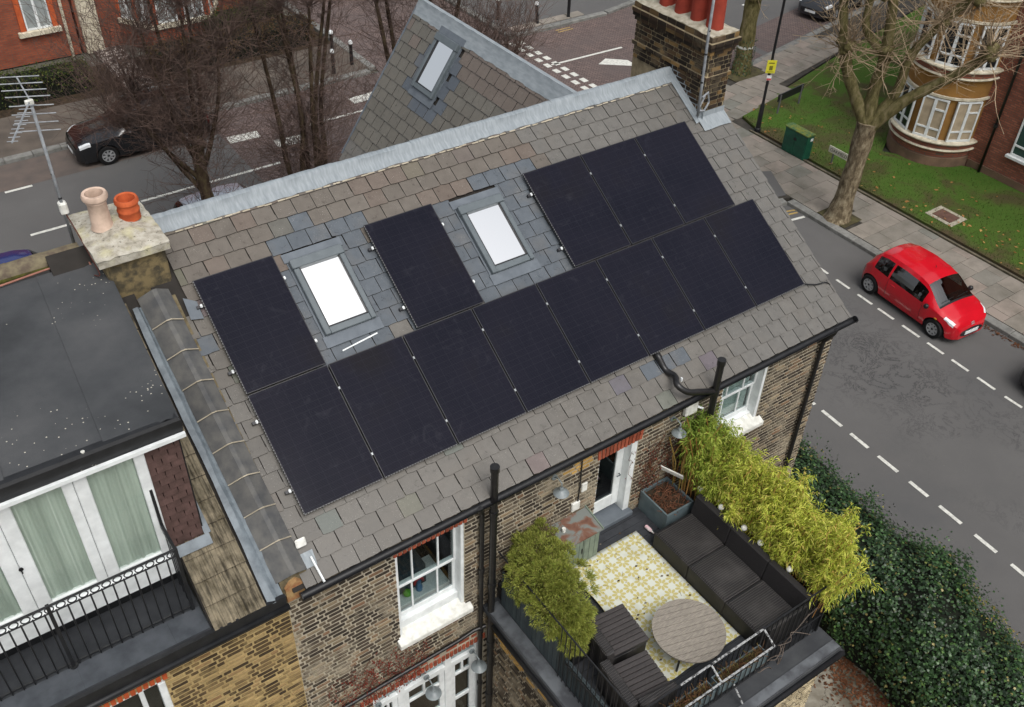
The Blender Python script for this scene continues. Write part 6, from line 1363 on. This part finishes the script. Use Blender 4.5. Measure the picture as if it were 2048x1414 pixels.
def car(label, loc, rz, L, W, H, wb, ro, rw_, prof, paint, name='parked_car', group='cars parked along the kerbs', rails=False, plate=True, inside=False):
    t = thing(name, label, 'car', loc, rz, group); hwid = W/2; x_r = -L/2+ro; x_f = x_r+wb; ra = rw_+.055; sill = .19
    ts = sorted({0,.004,.01,.02,.03,.98,.99,.996,1, *[i/72 for i in range(73)], *[((x+sg*ra*math.cos(a))+L/2)/L for x in (x_r,x_f) for sg in (-1,1) for a in (0,.2,.45,.7,1,1.3)], *prof['ws'], *prof['rwn'], *[q for s_ in prof['sw'] for q in s_], *prof['hl']})
    ts = [q for q in ts if 0 <= q <= 1]; sec = []
    for q in ts:
        x = -L/2+L*q; zt = interp(prof['top'], q)*H; zb = min(interp(prof['belt'], q)*H, zt-.015); w_ = interp(prof['hw'], q)*hwid; wr = min(interp(prof['rw'], q)*hwid, w_*.93); zr = zt-min(.07, .45*(zt-zb))
        zl = sill+.06*max(0,(.06-q)/.06)+.03*max(0,(q-.95)/.05)
        for xw in (x_r, x_f):
            if abs(x-xw) < ra: zl = max(zl, rw_+math.sqrt(ra*ra-(x-xw)**2))
        zl = min(zl, zb-.03); row = []
        for j in range(8):
            k = j/7; z = zl+(zb-zl)*k; zz = (z-sill)/max(.05,(zb-sill)); row.append((w_*(.935+.065*math.sin(min(1,zz/.6)*math.pi/2)-.02*max(0,zz-.6)/.4), z))
        y0, z0 = row[-1]
        for j in range(1,6): k = j/5; row.append((y0+(wr-y0)*(k**1.25), z0+(zr-z0)*k))
        for j in range(1,8): k = j/7; row.append((wr*(1-k), zr+(zt-zr)*(1-(1-k)**2)))
        sec.append((x, row))
    B_, G_, CW = MB(), {}, MB()
    def put(mb, pts): mb.quad(*pts)
    for i in range(len(ts)-1):
        q = (ts[i]+ts[i+1])/2; (xa, A), (xb, C_) = sec[i], sec[i+1]
        for j in range(len(A)-1):
            for sg in (1,-1):
                pts = [(xa,sg*A[j][0],A[j][1]),(xb,sg*C_[j][0],C_[j][1]),(xb,sg*C_[j+1][0],C_[j+1][1]),(xa,sg*A[j+1][0],A[j+1][1])]
                if sg < 0: pts.reverse()
                if j >= 12 and prof['ws'][0] < q < prof['ws'][1]: key = 'windscreen'
                elif j >= 12 and prof['rwn'][0] < q < prof['rwn'][1]: key = 'rear_window'
                elif j >= 12 and prof['ws'][1] < q < prof['ws'][1]+.016: key = 'cowl'
                elif 7 <= j <= 10 and any(a < q < c for a, c in prof['sw']): key = ('side_window', sg, [k for k, (a, c) in enumerate(prof['sw']) if a < q < c][0])
                elif 6 <= j <= 9 and prof['hl'][0] < q < prof['hl'][1]: key = ('headlight', sg)
                elif 4 <= j <= 8 and q < .03: key = ('tail_light', sg)
                else: key = None
                (B_ if key is None else G_.setdefault(key, MB())).quad(*pts)
    for x, A in (sec[0], sec[-1]): B_.quad(*[(x,y,z) for y, z in A], *[(x,-y,z) for y, z in reversed(A[:-1])])
    bm = bmesh.new(); me = bpy.data.meshes.new('body'); me.from_pydata(B_.v, [], B_.f); bm.from_mesh(me); bmesh.ops.remove_doubles(bm, verts=bm.verts, dist=.0005); bm.to_mesh(me); bm.free()
    me.materials.append(paint); me.polygons.foreach_set('use_smooth', [True]*len(me.polygons)); me.set_sharp_from_angle(angle=math.radians(40)); bo = bpy.data.objects.new('body', me); COL.objects.link(bo); bo.parent = t
    for key, mb in G_.items():
        nm = key if isinstance(key, str) else key[0]; GL_ = glassmat('clear_car_glass', (.3,.34,.34,1), .17, .02) if inside else M_CGL; m_ = {'windscreen': GL_, 'rear_window': GL_, 'side_window': GL_, 'cowl': M_BLACK, 'headlight': M_HEAD, 'tail_light': M_RED}[nm]; mb.obj(nm, m_, t, local=True, smooth=True)
    MB().box(-L/2+.12,L/2-.2,-hwid+.16,hwid-.16,.16,.3*H if inside else .55*H*.75).obj('underbody', M_BLACK, t, local=True)
    for xw in (x_r, x_f):
        for sg in (1,-1):
            MX_ = Matrix.Rotation(-sg*math.pi/2,4,'X'); y = sg*(hwid-.19)
            wh = MB().lathe([(rw_*.62,0),(rw_*.95,0),(rw_,.03),(rw_,.15),(rw_*.95,.18),(rw_*.66,.185),(rw_*.63,.16)], (xw,y,rw_), 24, MX_, cap=False).obj('wheel', M_TYRE, t, local=True, smooth=40)
            MB().lathe([(.01,.15),(rw_*.16,.172),(rw_*.2,.15),(rw_*.3,.14),(rw_*.6,.13),(rw_*.645,.17),(rw_*.66,.17)], (xw,y,rw_), 24, MX_, cap=False).obj('rim', mat('rim_shadow', S(52,53,55), None, .5), wh, smooth=40)
            sp_ = MB()
            for k in range(8): a = k*math.pi/4; sp_.box(rw_*.12,rw_*.62,-.028,.028,.145,.172, Matrix.Translation((xw,y,rw_)) @ MX_ @ Matrix.Rotation(a,4,'Z'))
            sp_.lathe([(rw_*.56,.16),(rw_*.57,.178),(rw_*.65,.176),(rw_*.66,.16)], (xw,y,rw_), 24, MX_, cap=False); sp_.obj('spokes', M_RIM, wh)
    if inside:
        ms = mat('car_seat', S(46,47,50), S(36,37,40), .85, 8); dk_ = mat('car_trim', S(30,31,33), None, .7)
        for y in (-.36,.36):
            MB().box(-.28,.24,y-.24,y+.24,.32,.52).obj('seat', ms, t, local=True, bev=.05); MB().prism([(-.42,y-.22,.5),(-.22,y-.22,.5),(-.36,y-.22,1.05),(-.48,y-.22,1.05)], (0,.44,0)).obj('seat_back', ms, t, local=True, bev=.04); MB().box(-.5,-.4,y-.11,y+.11,1.07,1.22).obj('headrest', ms, t, local=True, bev=.03)
        MB().box(-1.2,-.8,-.6,.6,.35,.9).obj('rear_seat', ms, t, local=True, bev=.05); MB().prism([(.62,-.66,.5),(.62,-.66,.86),(1.0,-.66,.9),(1.0,-.66,.5)], (0,1.32,0)).obj('dashboard', dk_, t, local=True, bev=.03)
        MB().tube([(.52+.03*math.sin(a),-.36+.17*math.cos(a),.88+.16*math.sin(a)) for a in [i*math.pi/8 for i in range(17)]], .015, 6, False).obj('steering_wheel', dk_, t, local=True)
    def secat(q):
        i = min(range(len(ts)), key=lambda k: abs(ts[k]-q)); return sec[i]
    for q in ([.30,.665] if len(prof['sw']) == 2 else [.24,.40,.60]):
        x, A = secat(q)
        for sg in (1,-1): MB().tube([(x,sg*(y+.0005),z) for y, z in A[1:8]], .0045, 4, False).obj('door_gap', M_BLACK, t, local=True)
    xm, A = secat(prof['ws'][1]-.075)
    for sg in (1,-1):
        MB().lathe([(.01,-.07),(.06,-.05),(.075,0),(.055,.05),(.01,.07)], (xm, sg*(A[7][0]+.1), A[7][1]+.06), 10).obj('door_mirror', paint if rails else M_BLACK, t, local=True, smooth=True); MB().box(xm-.02,xm+.02,sg*A[7][0]-.0,sg*(A[7][0]+.06),A[7][1]+.03,A[7][1]+.06).obj('mirror_arm', M_BLACK, t, local=True)
        xh, Ah = secat(.36 if len(prof['sw']) == 2 else .45); MB().box(xh-.07,xh+.07,sg*Ah[6][0]-.015,sg*Ah[6][0]+.025,Ah[6][1]-.05,Ah[6][1]-.025).obj('door_handle', paint, t, local=True, bev=.006)
        if rails:
            P = [(-L/2+L*q, sg*(interp(prof['rw'],q)*hwid-.03), interp(prof['top'],q)*H-.005) for q in [.13+.42*i/10 for i in range(11)]]; MB().tube(P, .018, 6).obj('roof_rail', M_CLAMP, t, local=True, smooth=True)
    nz = L/2; hn = interp(prof['top'],.99)*H
    gr = MB(); n = 20; Y = [(.54*hwid*math.cos(a), hn*.62+.125*math.sin(a)) for a in [2*math.pi*i/n for i in range(n)]]
    gr.prism([(nz-.06,y,z) for y, z in Y], (.075,0,0)); gr.obj('grille', M_BLACK, t, local=True)
    if plate: MB().box(nz+.016,nz+.026,-.26,.26,hn*.62-.055,hn*.62+.055, Matrix.Identity(4)).obj('number_plate', M_WHITE, t, local=True); MB().box(-L/2-.012,-L/2+.0,-.26,.26,.5,.61).obj('number_plate', mat('yellow_plate', S(210,180,40), None, .5), t, local=True)
    for q0, q1 in ((-.62,-.1),(.08,.6)):                    # wipers
        xq, A_ = secat(prof['ws'][1]-.008); MB().tube([(xq,q0*hwid,A_[-1][1]+.0),(xq-.02,q1*hwid,A_[-1][1]+.03)], .008, 4).obj('wiper', M_BLACK, t, local=True)
    return t, sec, ts
rd, sec, ts = car('small bright red three-door hatchback parked by the far kerb', (19.98,3.40,.0), math.atan2(-2.32,-.19), 3.43,1.63,1.465,2.34,.47,.285,HATCH,carpaint('red_car_paint', S(196,16,34)),'hatchback',inside=True)
for dz in (0,.045): MB().tube([(1.70-dz*.5,-.06,.60+dz),(1.712-dz*.5,0,.64+dz),(1.70-dz*.5,.06,.60+dz)], .012, 5).obj('badge', M_CLAMP, rd, local=True)
for sg in (1,-1): MB().box(1.05,1.12,sg*.80-.012,sg*.80+.012,.62,.65).obj('indicator', mat('amber', S(206,150,60), None, .4), rd, local=True)
MB().tube([(.1,0,1.46),(.06,0,1.52)], .008, 6).obj('roof_aerial', M_BLACK, rd, local=True)
car('dark car cut by the right edge, behind the red hatchback', (19.95,-2.2,0), math.pi/2, 4.2,1.75,1.48,2.55,.8,.31,ESTATE,carpaint('black_car_paint', S(22,23,26)))
car('black estate car with silver roof rails behind the bare trees', (4.7,24.35,0), math.pi, 4.6,1.85,1.62,2.75,.9,.33,ESTATE,carpaint('black_car_paint', S(22,23,26)),'estate_car',rails=True)
car('pale silver car just showing above the house ridge', (5.45,17.35,0), 0, 4.1,1.75,1.42,2.5,.8,.31,ESTATE,carpaint('silver_car_paint', S(168,176,188)))
car('dark blue car whose roof shows past the neighbour ridge tiles', (-1.95,17.1,0), math.pi, 4.0,1.72,1.42,2.45,.8,.3,HATCH,carpaint('blue_car_paint', S(28,42,96)))
car('dark car with pale windscreen parked on the east road', (36.0,20.55,0), math.pi+.19, 4.2,1.78,1.5,2.6,.8,.32,ESTATE,carpaint('charcoal_car_paint', S(38,40,44)))
car('dark car further along the east road behind the plane twigs', (41.5,21.6,0), math.pi+.19, 4.2,1.75,1.45,2.55,.8,.31,HATCH,carpaint('black_car_paint', S(22,23,26)))
